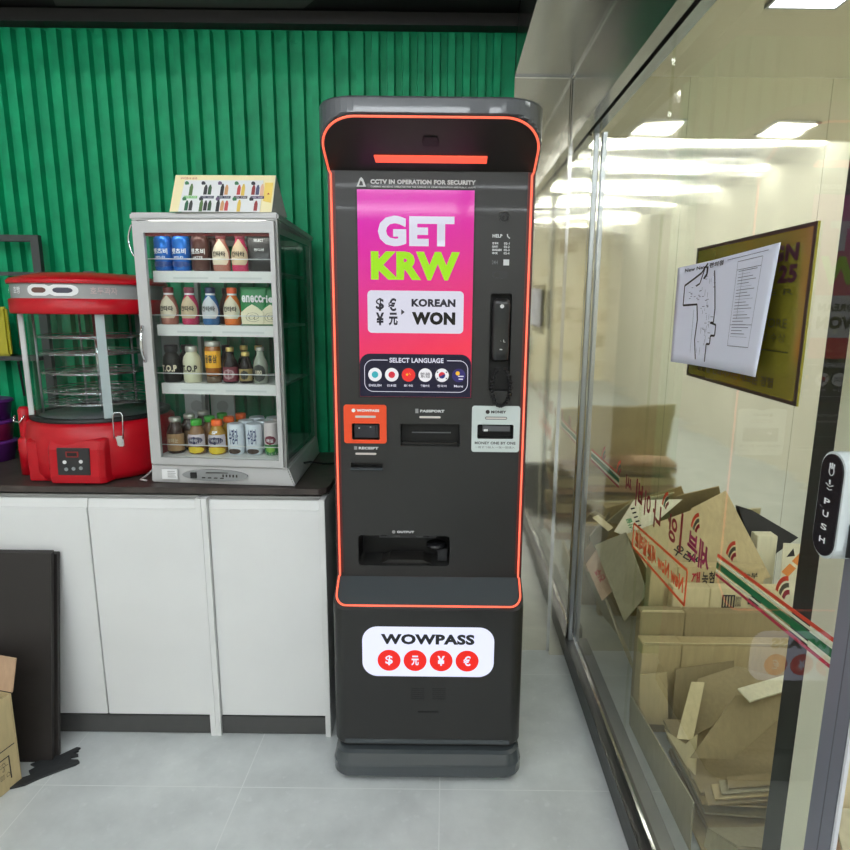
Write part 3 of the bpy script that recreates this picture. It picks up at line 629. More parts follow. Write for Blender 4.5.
def drink(name, label, cat, loc, prof, bmat, cap=None, capmat=None, labels=(), texts=(), group=None):
    t = thing(name, label, cat, loc, group)
    b = B().lathe(prof, (0,0,0), 22); bo = b.build('can_body' if cap is None else 'bottle_body', bmat, t, world=False); rf = interp(prof)
    if cap:
        r, z0, z1 = cap; B().lathe([(r*.96, z0), (r, z0+.002), (r, z1-.003), (r*.9, z1)], (0,0,0), 20).build('cap', capmat, t, world=False)
    for z0, z1, ha, shape, mat in labels: wrap(B(), (0,0,0), rf, z0, z1, ha, shape, e=.0006).build('label_band', mat, bo, world=False)
    for body, zc, w, h, mat, bold in texts: wtext(body, rf, zc, w, h, mat, bo, bold)
    return t
canP = [(.020, 0), (.0265, .004), (.0275, .008), (.0275, .094), (.0265, .099), (.024, .103), (.0235, .106)]
cofP = [(.022, 0), (.0255, .004), (.0262, .03), (.0265, .045), (.0255, .058), (.022, .074), (.0165, .086), (.0140, .092), (.0140, .105)]
topP = [(.024, 0), (.0275, .004), (.028, .01), (.028, .068), (.025, .082), (.0175, .093), (.0165, .098), (.0165, .11)]
jarP = [(.022, 0), (.0245, .004), (.0245, .088), (.022, .094), (.0215, .10)]
sodP = [(.019, 0), (.0215, .004), (.0215, .055), (.019, .068), (.0115, .084), (.0105, .09), (.0105, .104)]
juiP = [(.023, 0), (.0275, .004), (.0285, .02), (.0285, .055), (.026, .068), (.017, .088), (.0145, .093), (.0145, .105)]
brnP = [(.024, 0), (.0275, .004), (.0275, .07), (.025, .084), (.0175, .098), (.0165, .102), (.0165, .115)]
slimP = [(.021, 0), (.0255, .004), (.0265, .009), (.0265, .096), (.0255, .101), (.0245, .104)]
blue = M('can_blue', (24, 108, 200), .25, .35); brown = M('can_brown', (84, 50, 44), .3, .3)
cream = M('label_cream', (226, 214, 188), .5); beige = M('label_beige', (208, 186, 152), .5); greyl = M('label_silver', (206, 210, 214), .4)
pinkb = M('drink_pinkbrown', (176, 116, 100), .25); pink = M('drink_pink', (200, 54, 96), .25); bluedr = M('drink_blue', (52, 104, 156), .25); orangd = M('drink_orange', (232, 120, 50), .25)
rz = 1.5373; yy = 1.985
wt = white_print; gl = 'blue coffee cans on the top shelf of the drinks cabinet'
drink('coffee_can', 'bright blue coffee can, leftmost on the top cabinet shelf', 'can', (-.890, yy+.006, rz), canP, blue, texts=(('렛츠비', .060, .046, .017, wt, .03), ('MILD', .042, .03, .006, wt, .02)), labels=((.012, .03, 1.3, 'ell', M('can_darkblue', (20, 60, 130), .3)),))
drink('coffee_can', 'bright blue coffee can, second from the left on the top shelf', 'can', (-.832, yy+.003, rz), canP, blue, texts=(('렛츠비', .060, .046, .017, wt, .03), ('MILD', .042, .03, .006, wt, .02)), labels=((.012, .03, 1.3, 'ell', MC['can_darkblue']),))
drink('coffee_can', 'dark brown coffee can between the blue cans and the cream bottles', 'can', (-.772, yy+.001, rz), canP, brown, texts=(('렛츠비', .060, .046, .017, wt, .03), ('LATTE', .042, .03, .006, wt, .02)))
drink('coffee_bottle', 'cream labelled coffee bottle with pinkish base, left one on the top shelf', 'bottle', (-.706, yy-.003, rz), cofP, pinkb, (.0155, .0985, .113), M('cap_mauve', (140, 70, 74), .4), labels=((.020, .098, 1.25, 'drop', cream),), texts=(('칸타타', .053, .042, .016, ink_black, .035),))
drink('coffee_bottle', 'beige labelled coffee bottle with pink base beside the black pouch', 'bottle', (-.646, yy-.006, rz), cofP, pink, (.0155, .0985, .113), M('cap_rose', (150, 60, 80), .4), labels=((.020, .098, 1.25, 'drop', beige),), texts=(('칸타타', .053, .042, .016, ink_black, .035),))
drink('coffee_can', 'dark brown can standing second in row behind the first brown can', 'can', (-.752, yy+.066, rz), canP, brown)
def pouch(loc, w, h, m1, m2, label, tops, tilt=0):
    t = thing('drink_pouch', label, 'pouch', loc)
    rings = []
    for z, d, w_ in ((0, .016, w*.94), (.01, .020, w), (h*.4, .016, w), (h*.8, .008, w), (h*.93, .002, w), (h, .0015, w)):
        rings.append([(w_/2*cos(a), d*sin(a), z) for a in [2*pi*q/20 for q in range(20)]])
    bo = B().loft(rings).build('pouch_body', m1, t, world=False)
    if m2:
        pl = [(-w*.40, 0), (-w*.44, h*.30), (-w*.2, h*.44), (0, h*.52), (w*.2, h*.44), (w*.44, h*.30), (w*.40, 0)]
        B().prism([(x, -.0205, z+.004) for x, z in pl], (0, .003, 0)).build('front_print', m2, bo, world=False)
        def sw(a, b_): return (a, -.0215, h*.22+b_)
        text('@', (0,0,0), w*.5, h*.24, XD, ZD, M('swirl', (120, 110, 80), .6), bo, 'swirl_print', -.02, False, bend=sw)
    for body, zc, ww, hh, mt in tops:
        text(body, (0, -.0195, zc), ww, hh, XD, ZD, mt, bo, 'label_lettering', .03, False)
    return t
pouch((-.580, yy-.012, rz), .082, .108, M('pouch_black', (22, 21, 21), .3), None, 'black drink pouch at the right end of the top shelf', (('SELECT', .094, .03, .008, wt), ('컨디션', .066, .03, .008, wt)))
rz = 1.3733; gf = 'cream labelled coffee bottles on the second shelf'
for x, mt, lab, cm, cn, d_ in ((-.882, pinkb, cream, 'cap_brownred', (120, 56, 54), 'reddish brown capped coffee bottle, leftmost on the second cabinet shelf'),
                     (-.815, pink, beige, 'cap_plum', (132, 50, 70), 'plum capped coffee bottle with pink base on the second cabinet shelf'),
                     (-.748, bluedr, greyl, 'cap_navy', (40, 60, 96), 'navy capped coffee bottle with silver label on the second cabinet shelf'),
                     (-.679, orangd, cream, 'cap_orange', (236, 96, 44), 'orange capped coffee bottle beside the green pouches')):
    drink('coffee_bottle', d_, 'bottle', (x, yy-.01*(x+.88)*4, rz), cofP, mt, (.0155, .0985, .116), M(cm, cn, .4), labels=((.020, .090, 1.25, 'drop', lab), (.092, .0975, pi, 'rect', wt)), texts=(('칸타타', .050, .044, .016, ink_black, .035),))
grn = M('pouch_green', (14, 130, 66), .35); pcr = M('pouch_cream', (236, 228, 196), .5)
pouch((-.607, yy-.020, rz), .082, .118, grn, pcr, 'green and cream drink pouch beside the orange capped bottle', (('enecc', .082, .062, .022, wt),))
pouch((-.553, yy-.012, rz), .072, .118, grn, pcr, 'green and cream drink pouch at the right end of the second shelf', (('rien', .082, .05, .022, wt),))
for x, y, n in ((-.84, .06, 'left'), (-.72, .065, 'right')):
    drink('coffee_bottle', 'dark coffee bottle in the back row of the second shelf, %s one' % n, 'bottle', (x, yy+y, rz), cofP, brown, (.0155, .0985, .116), M('cap_black', (20, 20, 22), .4))
rz = 1.1893; amber = M('honey_amber', (150, 84, 22), .15); dkgl = M('dark_bottle', (20, 12, 10), .15, spec=.3)
gold = M('cap_gold', (206, 184, 110), .3, .6); capw = M('cap_silver', (196, 194, 184), .3, .5)
drink('coffee_bottle', 'black coffee bottle with cream lettering at the left of the third shelf', 'bottle', (-.887, yy, rz), topP, M('bottle_black', (12, 11, 12), .3, spec=.3), (.0205, .096, .119), M('cap_black', (20, 20, 22), .4), texts=(('T.O.P', .046, .052, .021, cream, .05),))
drink('coffee_bottle', 'cream coffee bottle with black lettering next to the black one', 'bottle', (-.820, yy-.003, rz), topP, M('bottle_cream', (214, 212, 180), .35), (.0185, .098, .116), capw, texts=(('T.O.P', .046, .052, .021, ink_black, .05),))
ye = M('label_yellow', (244, 178, 40), .4)
drink('honey_tea_jar', 'amber honey tea jar with yellow label raised in the third shelf middle', 'jar', (-.752, yy-.002, rz+.022), jarP, amber, (.0235, .094, .110), capw, labels=((.026, .08, 1.5, 'rect', ye),), texts=(('꿀홍삼', .055, .040, .026, ink_black, .03),))
B_ = solo(B().lathe([(.024, 0), (.024, .021)], (-.752, yy-.002, rz), 20), 'jar_stand', M('stand_clear', (110, 90, 70), .2), 'low round riser under the honey tea jar', 'stand')
mar = M('label_maroon', (120, 34, 54), .4)
drink('tonic_bottle', 'small dark tonic bottle with maroon label and pale cap', 'bottle', (-.696, yy-.006, rz), [(r*1.1, z) for r, z in sodP], dkgl, (.0125, .10, .114), gold, labels=((.006, .052, 1.5, 'rect', mar), (.012, .046, .8, 'ell', M('label_pinkgrey', (190, 160, 160), .5))), texts=(('홍삼', .030, .022, .02, mar, .03),))
drink('tonic_bottle', 'small dark tonic bottle with gold cap and gold label', 'bottle', (-.646, yy-.008, rz-.0), [(r*.98, z*.88) for r, z in sodP], dkgl, (.0125, .086, .100), gold, labels=((.008, .046, 1.4, 'rect', M('label_khaki', (150, 130, 80), .5)), (.012, .042, .6, 'ell', black_soft)))
drink('soda_bottle', 'pale translucent bottle with round black label at the third shelf end', 'bottle', (-.598, yy-.010, rz), [(r*1.05, z*1.05) for r, z in sodP], M('bottle_pale', (150, 156, 140), .12), (.0125, .104, .116), capw, labels=((.006, .062, .95, 'ell', M('label_charcoal', (40, 44, 38), .5)),), texts=(('100', .036, .02, .014, cream, .03),))
for i, (x, y, m_, cm, n) in enumerate(((-.860, .06, 'bottle_black', 'cap_black', 'black bottle in the back row behind the black coffee bottle'),
        (-.735, .065, 'dark_bottle', 'cap_black', 'dark bottle with black cap behind the honey jar'), (-.672, .06, 'dark_bottle', 'cap_gold', 'dark bottle with gold cap behind the maroon labelled bottle'),
        (-.625, .065, 'dark_bottle', 'cap_gold', 'dark bottle with gold cap behind the pale bottle'))):
    drink('tonic_bottle', n, 'bottle', (x, yy+y, rz), sodP if i else topP, MC[m_], (.0125 if i else .02, .10, .116), MC[cm])
rz = .9538; capg = M('cap_green', (60, 168, 52), .4); capo = M('cap_brightorange', (246, 104, 34), .4)
tea = M('drink_brown', (128, 78, 44), .15); jy = M('drink_yellow', (176, 132, 36), .15); jg = M('drink_olive', (132, 96, 62), .15)
lb = M('label_lilac', (200, 190, 196), .5); nav = M('label_navy', (34, 32, 76), .5); lem = M('lemon_yellow', (230, 200, 50), .5); tan_ = M('label_tan', (168, 132, 90), .5)
for j, (dy, n) in enumerate(((0, 'front of its row'), (.062, 'second of its row'), (.124, 'third of its row'))):
    drink('cider_bottle', 'brown tea bottle with silver cap at the cabinet floor left, '+n, 'bottle', (-.892+.022*j, yy+.002+dy, rz), brnP, M('tea_dark', (52, 28, 20), .15), (.0185, .104, .119), capw, labels=((.01, .066, 1.5, 'rect', tan_),), texts=(('솔의눈', .045, .036, .014, cream, .0),) if j == 0 else (), group='brown tea bottles in the left row')
for j, (dy, n) in enumerate(((0, 'front of its row'), (.062, 'second of its row'), (.124, 'third of its row'))):
    drink('juice_bottle', 'green capped olive juice bottle on the cabinet floor, '+n, 'bottle', (-.820+.020*j, yy-.003+dy, rz), juiP, jg, (.0175, .094, .113), capg, labels=((.028, .066, 1.35, 'rect', lb), (.034, .06, .95, 'ell', nav), (.004, .026, 1.1, 'ell', lem)) if j == 0 else (), texts=(('비타', .047, .024, .010, wt, .0),) if j == 0 else (), group='green capped juice bottles')
for j, (dy, n) in enumerate(((0, 'front of its row'), (.062, 'second of its row'), (.124, 'third of its row'))):
    drink('juice_bottle', 'orange capped yellow juice bottle on the cabinet floor, '+n, 'bottle', (-.752+.019*j, yy-.006+dy, rz), juiP, jy, (.0175, .094, .113), capo, labels=((.028, .066, 1.35, 'rect', lb), (.034, .06, .95, 'ell', nav), (.002, .026, 1.2, 'ell', lem)) if j == 0 else (), texts=(('비타', .047, .024, .010, wt, .0), ('SP', .074, .018, .010, wt, .02)) if j == 0 else (), group='orange capped juice bottles')
lcan = M('can_lightblue', (226, 233, 240), .3, .1); navt = M('ink_navy', (40, 56, 110), .5)
for x, n in ((-.690, 'left'), (-.630, 'right')):
    for j, (dy, q) in enumerate(((0, 'front'), (.062, 'second'), (.124, 'third'))):
        drink('rice_drink_can', 'pale blue drink can with dark brush lettering, %s row, %s can' % (n, q), 'can', (x+.016*j, yy-.008+dy, rz), [(r, z*.98) for r, z in slimP], lcan, labels=((.004, .022, .8, 'ell', M('print_brown', (70, 52, 40), .6)),) if j == 0 else (), texts=(('수정과', .062, .03, .05, navt, .02),) if j == 0 else (), group='pale blue drink cans')
for j, (dy, q) in enumerate(((0, 'front'), (.062, 'second'))):
    drink('soda_can', 'pink white and green can at the cabinet floor right, %s one' % q, 'can', (-.572+.012*j, yy-.010+dy, rz), [(r*.9, z*1.05) for r, z in slimP], M('can_pinkwhite', (226, 214, 214), .3, .2), labels=((.0, .036, pi, 'rect', M('can_green', (46, 128, 62), .35)), (.036, .066, .8, 'ell', M('label_burgundy', (120, 40, 60), .5)), (.01, .03, .6, 'ell', M('leaf_green', (130, 190, 70), .5))) if j == 0 else (), texts=(('매실', .050, .022, .012, wt, .02),) if j == 0 else ())
# ---------------------------------------------------------------- price card on the cabinet
T = thing('price_card_holder', 'folded yellow and white price card standing on the drinks cabinet', 'price card', (-.67, 1.94, 1.7035))
yb_, yt_ = 1.893, 1.945
def pc(u, v, e=0):  # u 0..1 across, v 0..1 up the slanted face
    x0, x1 = -.820+.004*v, -.517+.003*v
    return (x0+(x1-x0)*u, yb_+(yt_-yb_)*v-.9*e-.011*u, 1.7035+.112*v+.4*e*0)
card = B().prism([pc(0,0), pc(1,0), pc(1,1), pc(0,1)], (0, .0015, 0)).build('front_panel', M('card_cream', (246, 234, 186), .5), T)
B().prism([(-.815, 1.947, 1.8155), (-.514, 1.936, 1.8155), (-.50, 1.99, 1.7035), (-.828, 2.0, 1.7035)], (0, .0015, 0)).build('back_panel', M('card_grey', (196, 196, 190), .5), T)
B().prism([pc(1,0), pc(1,1), (-.50, 1.992, 1.7035)], (.001, 0, 0)).build('side_panel', MC['card_grey'], T)
B().prism([pc(.085,.0,.001), pc(.885,.0,.001), pc(.885,.86,.001), pc(.1,.86,.001)], (0, .0008, 0)).build('white_field', wt, card)
B().prism([pc(.905,.30,.001), pc(.985,.25,.001), pc(.985,.8,.001), pc(.905,.8,.001)], (0, .0008, 0)).build('yellow_field', M('card_yellow', (246, 214, 110), .5), card)
text('우리동네 음료', pc(.14, .91, .0015), .05, .007, XD, (0, .4, 1), ink_red, card, 'card_lettering')
text('▲', pc(.95, .5, .002), .008, .006, XD, (0, .4, 1), ink_red, card, 'card_lettering')
pic = [(90,120,70), (60,60,62), (60,90,60), (40,40,44), (214,160,110), (200,80,80), (230,196,90), (150,60,60), (90,90,120), (236,190,160), (50,100,70), (60,60,60)]
k = 0
for r_ in range(2):
    for c in range(5):
        u = .18+.165*c; v = .60 if r_ == 0 else .17; nb = 1 if (c == 0 and r_ == 0) or (c > 2 and r_ == 1) else 3 if c == 4 or (r_ == 1 and c in (1, 2)) else 2
        for q in range(nb):
            m_ = M('picture_%d' % (k % 12), pic[k % 12], .5); uu = u+(q-(nb-1)/2)*.042; hh = .27+.05*(k % 3 == 0)
            B().prism([pc(uu-.017, v-hh*.5, .002), pc(uu+.017, v-hh*.5, .002), pc(uu+.017, v+hh*.2, .002), pc(uu+.006, v+hh*.5, .002), pc(uu-.006, v+hh*.5, .002), pc(uu-.017, v+hh*.2, .002)], (0, .0006, 0)).build('drink_picture', m_, card); k += 1
        uu = u-.05
        B().prism([Vector(pc(uu, v+.17, .003))+Vector((.0062*cos(a), 0, .0062*sin(a))) for a in [2*pi*i/12 for i in range(12)]], (0, .0006, 0)).build('number_disc', M('disc_%d' % (c % 3), [(60,120,80),(50,50,60),(110,90,120)][c % 3], .5), card)
for c in range(5):
    u = .18+.165*c
    B().prism([pc(u-.062,.36,.002), pc(u+.072,.36,.002), pc(u+.072,.43,.002), pc(u-.062,.43,.002)], (0, .0006, 0)).build('price_bar', M('bar_%d' % c, [(140,200,130),(70,76,96),(60,66,90),(90,80,84),(90,70,110)][c], .5), card)
    text('1,%d00 · 2,%d00' % (c+2, c+1), pc(u+.004, .395, .003), .034, .004, XD, (0, .4, 1), wt, card, 'price_lettering')
# ---------------------------------------------------------------- red heated display
WX, WY = -1.195, 2.110
W = thing('heated_food_display', 'round red heated food display with glass body at the left of the drinks cabinet', 'food warmer', (WX, WY, .87))
WC = (WX, WY, 0)
B().lathe([(.20, .8705), (.222, .878), (.232, .90), (.232, 1.0), (.226, 1.05), (.212, 1.062)], WC, 48).build('base', red, W)
B().lathe([(.214, 1.062), (.216, 1.074), (.19, 1.074), (.19, 1.062)], WC, 48, cap=False).build('gasket', black, W)
B().lathe([(.001, 1.066), (.188, 1.066), (.188, 1.069), (.001, 1.069)], WC, 36).build('drip_plate', alu, W)
W_g = B().lathe([(.203, 1.074), (.203, 1.408)], WC, 48, cap=False).build('glass_body', glass_w, W)
B().lathe([(.205, 1.403), (.232, 1.403), (.234, 1.41), (.234, 1.446), (.226, 1.45), (.205, 1.45)], WC, 56).build('lower_ring', red, W)
sb = B().lathe([(.2255, 1.45), (.2265, 1.497)], WC, 56, cap=False).build('sign_band', M('band_grey', (158, 160, 160), .3, coat=.5), W)
B().lathe([(.234, 1.495), (.236, 1.503), (.228, 1.512), (.15, 1.530), (.03, 1.536), (.001, 1.536)], WC, 56, cap=False).lathe([(.001, 1.494), (.234, 1.494)], WC, 56, cap=False).build('lid', red, W)
B().lathe([(.02, 1.535), (.018, 1.541), (.001, 1.542)], WC, 20, cap=False).build('lid_cap', alu, W)
def on(r, deg, z): return (WX+r*cos(radians(deg)), WY+r*sin(radians(deg)), z)
def band_patch(d0, d1, z0, z1, mat, r=.2278, name='food_picture', shape='ell'):
    n = 16; vs = []; fs = []
    for j in range(7):
        t = j/6; z = z0+(z1-z0)*t; k = 1 if shape == 'rect' else max(.3, sqrt(max(0, 1-(2*t-1)**2)))**.5
        for i in range(n+1): a = (d0+d1)/2+(d1-d0)/2*k*(2*i/n-1); vs.append(on(r, a, z))
    for j in range(6):
        for i in range(n): q = j*(n+1)+i; fs.append((q, q+1, q+n+2, q+n+1))
    return B().add(vs, fs, True).build(name, mat, sb)
band_patch(-108, -88, 1.457, 1.491, wt); band_patch(-91, -69, 1.457, 1.491, wt)
band_patch(-104, -92, 1.466, 1.482, M('patty_brown', (104, 72, 64), .5), .2284); band_patch(-87, -73, 1.466, 1.482, M('patty_dark', (70, 70, 84), .5), .2284)
def btext(body, dc, zc, w, h, mat, r=.2286, par=None):
    def bend(a, b_): return on(r, dc+degrees(a/r), zc+b_)
    return text(body, (0,0,0), w, h, XD, ZD, mat, par or sb, 'band_lettering', .02, bend=bend)
btext('호빵', -121, 1.474, .04, .022, wt); btext('호두과자', -52, 1.474, .075, .022, M('band_print', (200, 180, 180), .5))
btext('간식', -143, 1.474, .03, .018, wt)
def pillar(d0, d1, r0, r1, mat, name):
    a = [on(r0, d0, 1.075), on(r0, d1, 1.075), on(r1, d1, 1.075), on(r1, d0, 1.075)]
    return B().prism(a, (0, 0, .329)).build(name, mat, W)
pw = M('pillar_grey', (176, 190, 192), .35, .2)
pillar(-60, -53, .198, .21, pw, 'door_post'); lp = pillar(-150, -143, .200, .214, M('post_white', (214, 216, 214), .4), 'door_post')
B().prism([on(.216, -150, 1.29), on(.216, -143, 1.29), on(.216, -143, 1.395), on(.216, -150, 1.395)], (0, -.0008, 0)).build('red_sticker', M('sticker_red', (190, 40, 44), .5), lp)
B().prism([on(.217, -149, 1.14), on(.217, -141, 1.14), on(.223, -141, 1.25), on(.223, -149, 1.25)], (0, -.012, 0)).build('door_handle', black, W)
tiers = []
for z in (1.325, 1.272, 1.208, 1.146, 1.108):
    b = B()
    for r in (.17, .145, .11, .06): b.tube([on(r, 360*i/40, z if r < .17 else z+.006) for i in range(40)], .0016, 5, closed=True)
    for i in range(16): b.tube([on(.02, 22.5*i, z), on(.17, 22.5*i, z+.001)], .0011, 4)
    b.build('wire_rack', chrome, W)
B().lathe([(.007, 1.07), (.007, 1.40)], WC, 12).build('rack_spindle', chrome, W)
b = B()
for dg_ in (25, 80, 135, 200): b.tube([on(.178, dg_, 1.07), on(.178, dg_, 1.40)], .004, 6)
b.build('rack_posts', alu, W)
# front housing with controls
hb = B(); hz = [(.876, 1.873), (.90, 1.868), (.985, 1.872), (1.012, 1.884), (1.02, 1.91)]
hb.loft([[(-1.253, y+.012, z), (-1.243, y, z), (-1.088, y, z), (-1.076, y+.012, z), (-1.07, 1.965, z), (-1.262, 1.965, z)] for z, y in hz], smooth=False).build('control_housing', red, W, bevel=.002)
cpn = B().prism([(-1.2180, 1.8705, .905), (-1.116, 1.8705, .905), (-1.114, 1.8725, .992), (-1.2165, 1.8725, .992)], (0, -.004, 0)).build('control_panel', M('panel_black', (38, 38, 40), .35), W, bevel=.001)
B().box(-1.187, -1.148, 1.8655, 1.8675, .963, .981).build('display_rim', M('display_red_rim', (150, 30, 30), .4), cpn); B().box(-1.183, -1.152, 1.865, 1.8662, .966, .978).build('display', black, cpn)
for x, z, m_ in ((-1.193, .947, wt), (-1.142, .949, wt), (-1.190, .924, alu), (-1.167, .926, alu), (-1.144, .928, alu)):
    disc(x, z, .0058, 1.8650, .002, m_, cpn, 'button', 16)
b = B().box(-1.335, -1.262, 1.905, 1.96, .874, 1.0).prism([(-1.335, 1.905, 1.0), (-1.262, 1.905, 1.0), (-1.262, 1.96, 1.02), (-1.335, 1.96, 1.02)], (0, 0, .004)); b.build('side_fairing', red, W, bevel=.006)
b = B().lathe([(.017, .874), (.017, 1.09), (.011, 1.1)], (-1.392, 1.995, 0), 18); b.lathe([(.026, .874), (.026, .99), (.018, 1.0)], (-1.392, 1.995, 0), 18); b.build('hinge_column', red, W)
B().tube([(-1.41, 1.976, 1.075), (-1.414, 1.973, 1.055), (-1.392, 1.971, 1.052), (-1.377, 1.976, 1.075)], .0028, 6).build('latch_wire', chrome, W)
lt = B().box(-1.062, -1.035, 1.925, 1.936, .985, 1.020).build('latch', chrome, W, bevel=.003)
B().tube([(-1.062, 1.922, 1.01), (-1.064, 1.93, 1.085), (-1.058, 1.932, 1.094), (-1.040, 1.934, 1.094), (-1.034, 1.933, 1.085), (-1.035, 1.925, 1.01)], .0022, 6).build('latch_bail', chrome, lt)
# ---------------------------------------------------------------- far left rack and its goods
Rk = thing('metal_rack', 'dark grey square tube rack behind the red food display', 'rack', (-1.6, 2.22, .87))
m_ = M('rack_grey', (70, 74, 74), .45, .3)
b = B().box(-1.507, -1.478, 2.30, 2.32, .871, 1.675).box(-2.0, -1.98, 2.30, 2.32, .871, 1.675).box(-1.98, -1.507, 2.30, 2.32, 1.652, 1.675)
b.box(-1.98, -1.507, 2.30, 2.32, 1.532, 1.545); b.build('frame', m_, Rk)
B().box(-1.98, -1.507, 2.27, 2.355, 1.225, 1.24).build('shelf', m_, Rk)
for (x0, x1, z0, z1, c, n, l) in ((-1.74, -1.61, 1.18, 1.42, (176, 168, 40), 'snack_pack', 'yellow pack on the rack at the far left edge'), (-1.88, -1.76, 1.20, 1.50, (90, 40, 110), 'snack_pack', 'purple pack hanging at the far left edge')):
    solo(B().box(x0, x1, 2.275, 2.297, 1.2405, z1), n, M(n+l[:4], c, .4, coat=.3), l, 'package', bevel=.008)
pu = M('purple_plastic', (96, 36, 120), .35); pu2 = M('magenta_plastic', (146, 30, 80), .35)
def tub(z, m1, l):
    t = thing('stacking_tub', l, 'tub', (-1.65, 2.185, z), 'stacked purple tubs beside the red warmer')
    B().lathe([(.062, 0), (.072, .06), (.074, .062)], (0,0,0), 28).build('tub_body', m1, t, world=False); B().lathe([(.078, .062), (.078, .070), (.07, .074)], (0,0,0), 28).build('lid', pu, t, world=False)
tub(.871, pu, 'purple lidded tub at the bottom of the stack at the left edge'); tub(.946, pu2, 'magenta tub in the stack at the left edge'); tub(1.021, pu, 'purple lidded tub on top of the stack at the left edge')
# wall outlet behind cabinet
O = thing('wall_outlet', 'white double wall outlet on the green slats seen through the drinks cabinet', 'outlet', (-.93, 2.355, 1.05))
for x in (-.965, -.865):
    pl = plate(x-.045, x+.045, .99, 1.11, 2.348, .011, .008, white, O, 'outlet_plate'); disc(x, 1.05, .022, 2.346, .003, M('outlet_grey', (200, 200, 200), .5), pl, 'socket')
N_ = solo(B().box(-1.18, -1.02, 2.354, 2.3602, 1.20, 1.42), 'notice_sheet', M('notice_grey', (176, 182, 184), .6), 'pale grey notice on the green wall between warmer and drinks cabinet', 'notice')
# ---------------------------------------------------------------- dark panels, box and strip at the left
def leaning(x0, x1, yb, yt, zt, th, label, notch=0):
    poly = [(x0, yb, .001), (x1, yb, .001), (x1+.004, yt-.004, zt-notch), (x1-.022 if notch else x1+.004, yt-.004, zt-notch), (x1-.022 if notch else x1, yt, zt), (x0, yt, zt)]
    return solo(B().prism(poly, (0, th, th*.25)), 'dark_board', dark_panel, label, 'board', 'dark boards leaning on the cabinets')
leaning(-1.80, -1.243, 1.715, 1.825, .661, .016, 'near dark brown board with notched corner leaning on the white cabinets')
leaning(-1.80, -1.236, 1.737, 1.8445, .650, .014, 'rear dark brown board leaning behind the notched one')
Bx = thing('cardboard_carton', 'open printed cardboard carton on the floor at the lower left edge', 'carton', (-1.45, 1.5, 0))
th = .24; c_, s_n = cos(th), sin(th)
def bx(u, v, z): return (-1.287-u*c_-v*s_n, 1.641-v*c_+u*s_n, z)   # u leftwards along the back, v towards the viewer
H = .296
b = B()
b.prism([bx(0,0,.001), bx(0,.34,.001), bx(.02,.34,H), bx(-.003,0,H)], (-.004, 0, 0)); b.prism([bx(0,0,.001), bx(.27,0,.001), bx(.27,0,H), bx(-.003,0,H)], (0, -.004, 0))
b.prism([bx(.27,0,.001), bx(.27,.34,.001), bx(.27,.34,H), bx(.27,0,H)], (.004, 0, 0)); b.prism([bx(0,.34,.001), bx(.27,.34,.001), bx(.27,.34,H), bx(.02,.34,H)], (0, .004, 0)); b.prism([bx(0,0,.001), bx(.27,0,.001), bx(.27,.34,.001), bx(0,.34,.001)], (0, 0, .004))
b.build('carton_body', cardb, Bx)
B().prism([bx(-.003,-.004,H), bx(.27,-.004,H), bx(.27,-.03,H+.095), bx(-.002,-.03,H+.095)], (0, .004, 0)).build('flap', cardb_r, Bx)
B().prism([bx(.014,.02,H), bx(.02,.33,H), bx(.10,.32,H-.05), bx(.09,.03,H-.05)], (0, 0, .004)).build('flap', cardb_l, Bx)
fd = Vector(bx(0,0,0))-Vector(bx(0,1,0))
def ft(body, v, z, w, h, mt=ink_black): text(body, Vector(bx(-.0005, v, z))+Vector((-.008*(z/H)+.003-.0, 0, 0)), w, h, fd, (0,0,1), mt, Bx, 'print')
ft('생수 500', .07, .245, .12, .035, M('ink_olive', (120, 116, 70), .7)); ft('신속배송', .07, .178, .12, .03); ft('N E M', .055, .15, .08, .02); ft('☂', .05, .085, .03, .03); ft('▥ ⌂', .05, .055, .03, .015)
b = B()
for z in (.135, .198): b.prism([bx(-.001,.01,z), bx(-.001,.16,z), bx(-.001,.16,z+.003), bx(-.001,.01,z+.003)], (.001, 0, 0))
for v in (.03, .075): b.prism([bx(-.001,v,.035), bx(-.001,v+.003,.035), bx(-.001,v+.003,.11), bx(-.001,v,.11)], (.001, 0, 0))
b.prism([bx(-.001,.03,.108), bx(-.001,.078,.108), bx(-.001,.078,.111), bx(-.001,.03,.111)], (.001, 0, 0)); b.build('print_frame', ink_black, Bx)
pl = [(-1.262, 1.731), (-1.232, 1.741), (-1.215, 1.760), (-1.200, 1.778), (-1.186, 1.775), (-1.192, 1.768), (-1.184, 1.762), (-1.196, 1.752), (-1.176, 1.746), (-1.172, 1.739), (-1.192, 1.733), (-1.184, 1.722), (-1.163, 1.722), (-1.152, 1.712), (-1.158, 1.701), (-1.19, 1.679), (-1.233, 1.645), (-1.262, 1.616), (-1.30, 1.60), (-1.31, 1.63), (-1.27, 1.655), (-1.287, 1.672), (-1.275, 1.69), (-1.30, 1.70)]
solo(B().prism([(x, y, .001) for x, y in pl], (0, 0, .006)), 'torn_black_strip', M('strip_black', (48, 50, 52), .5, bump=.4, scale=60), 'ragged flat black plastic strip on the grey floor by the dark boards', 'plastic strip')
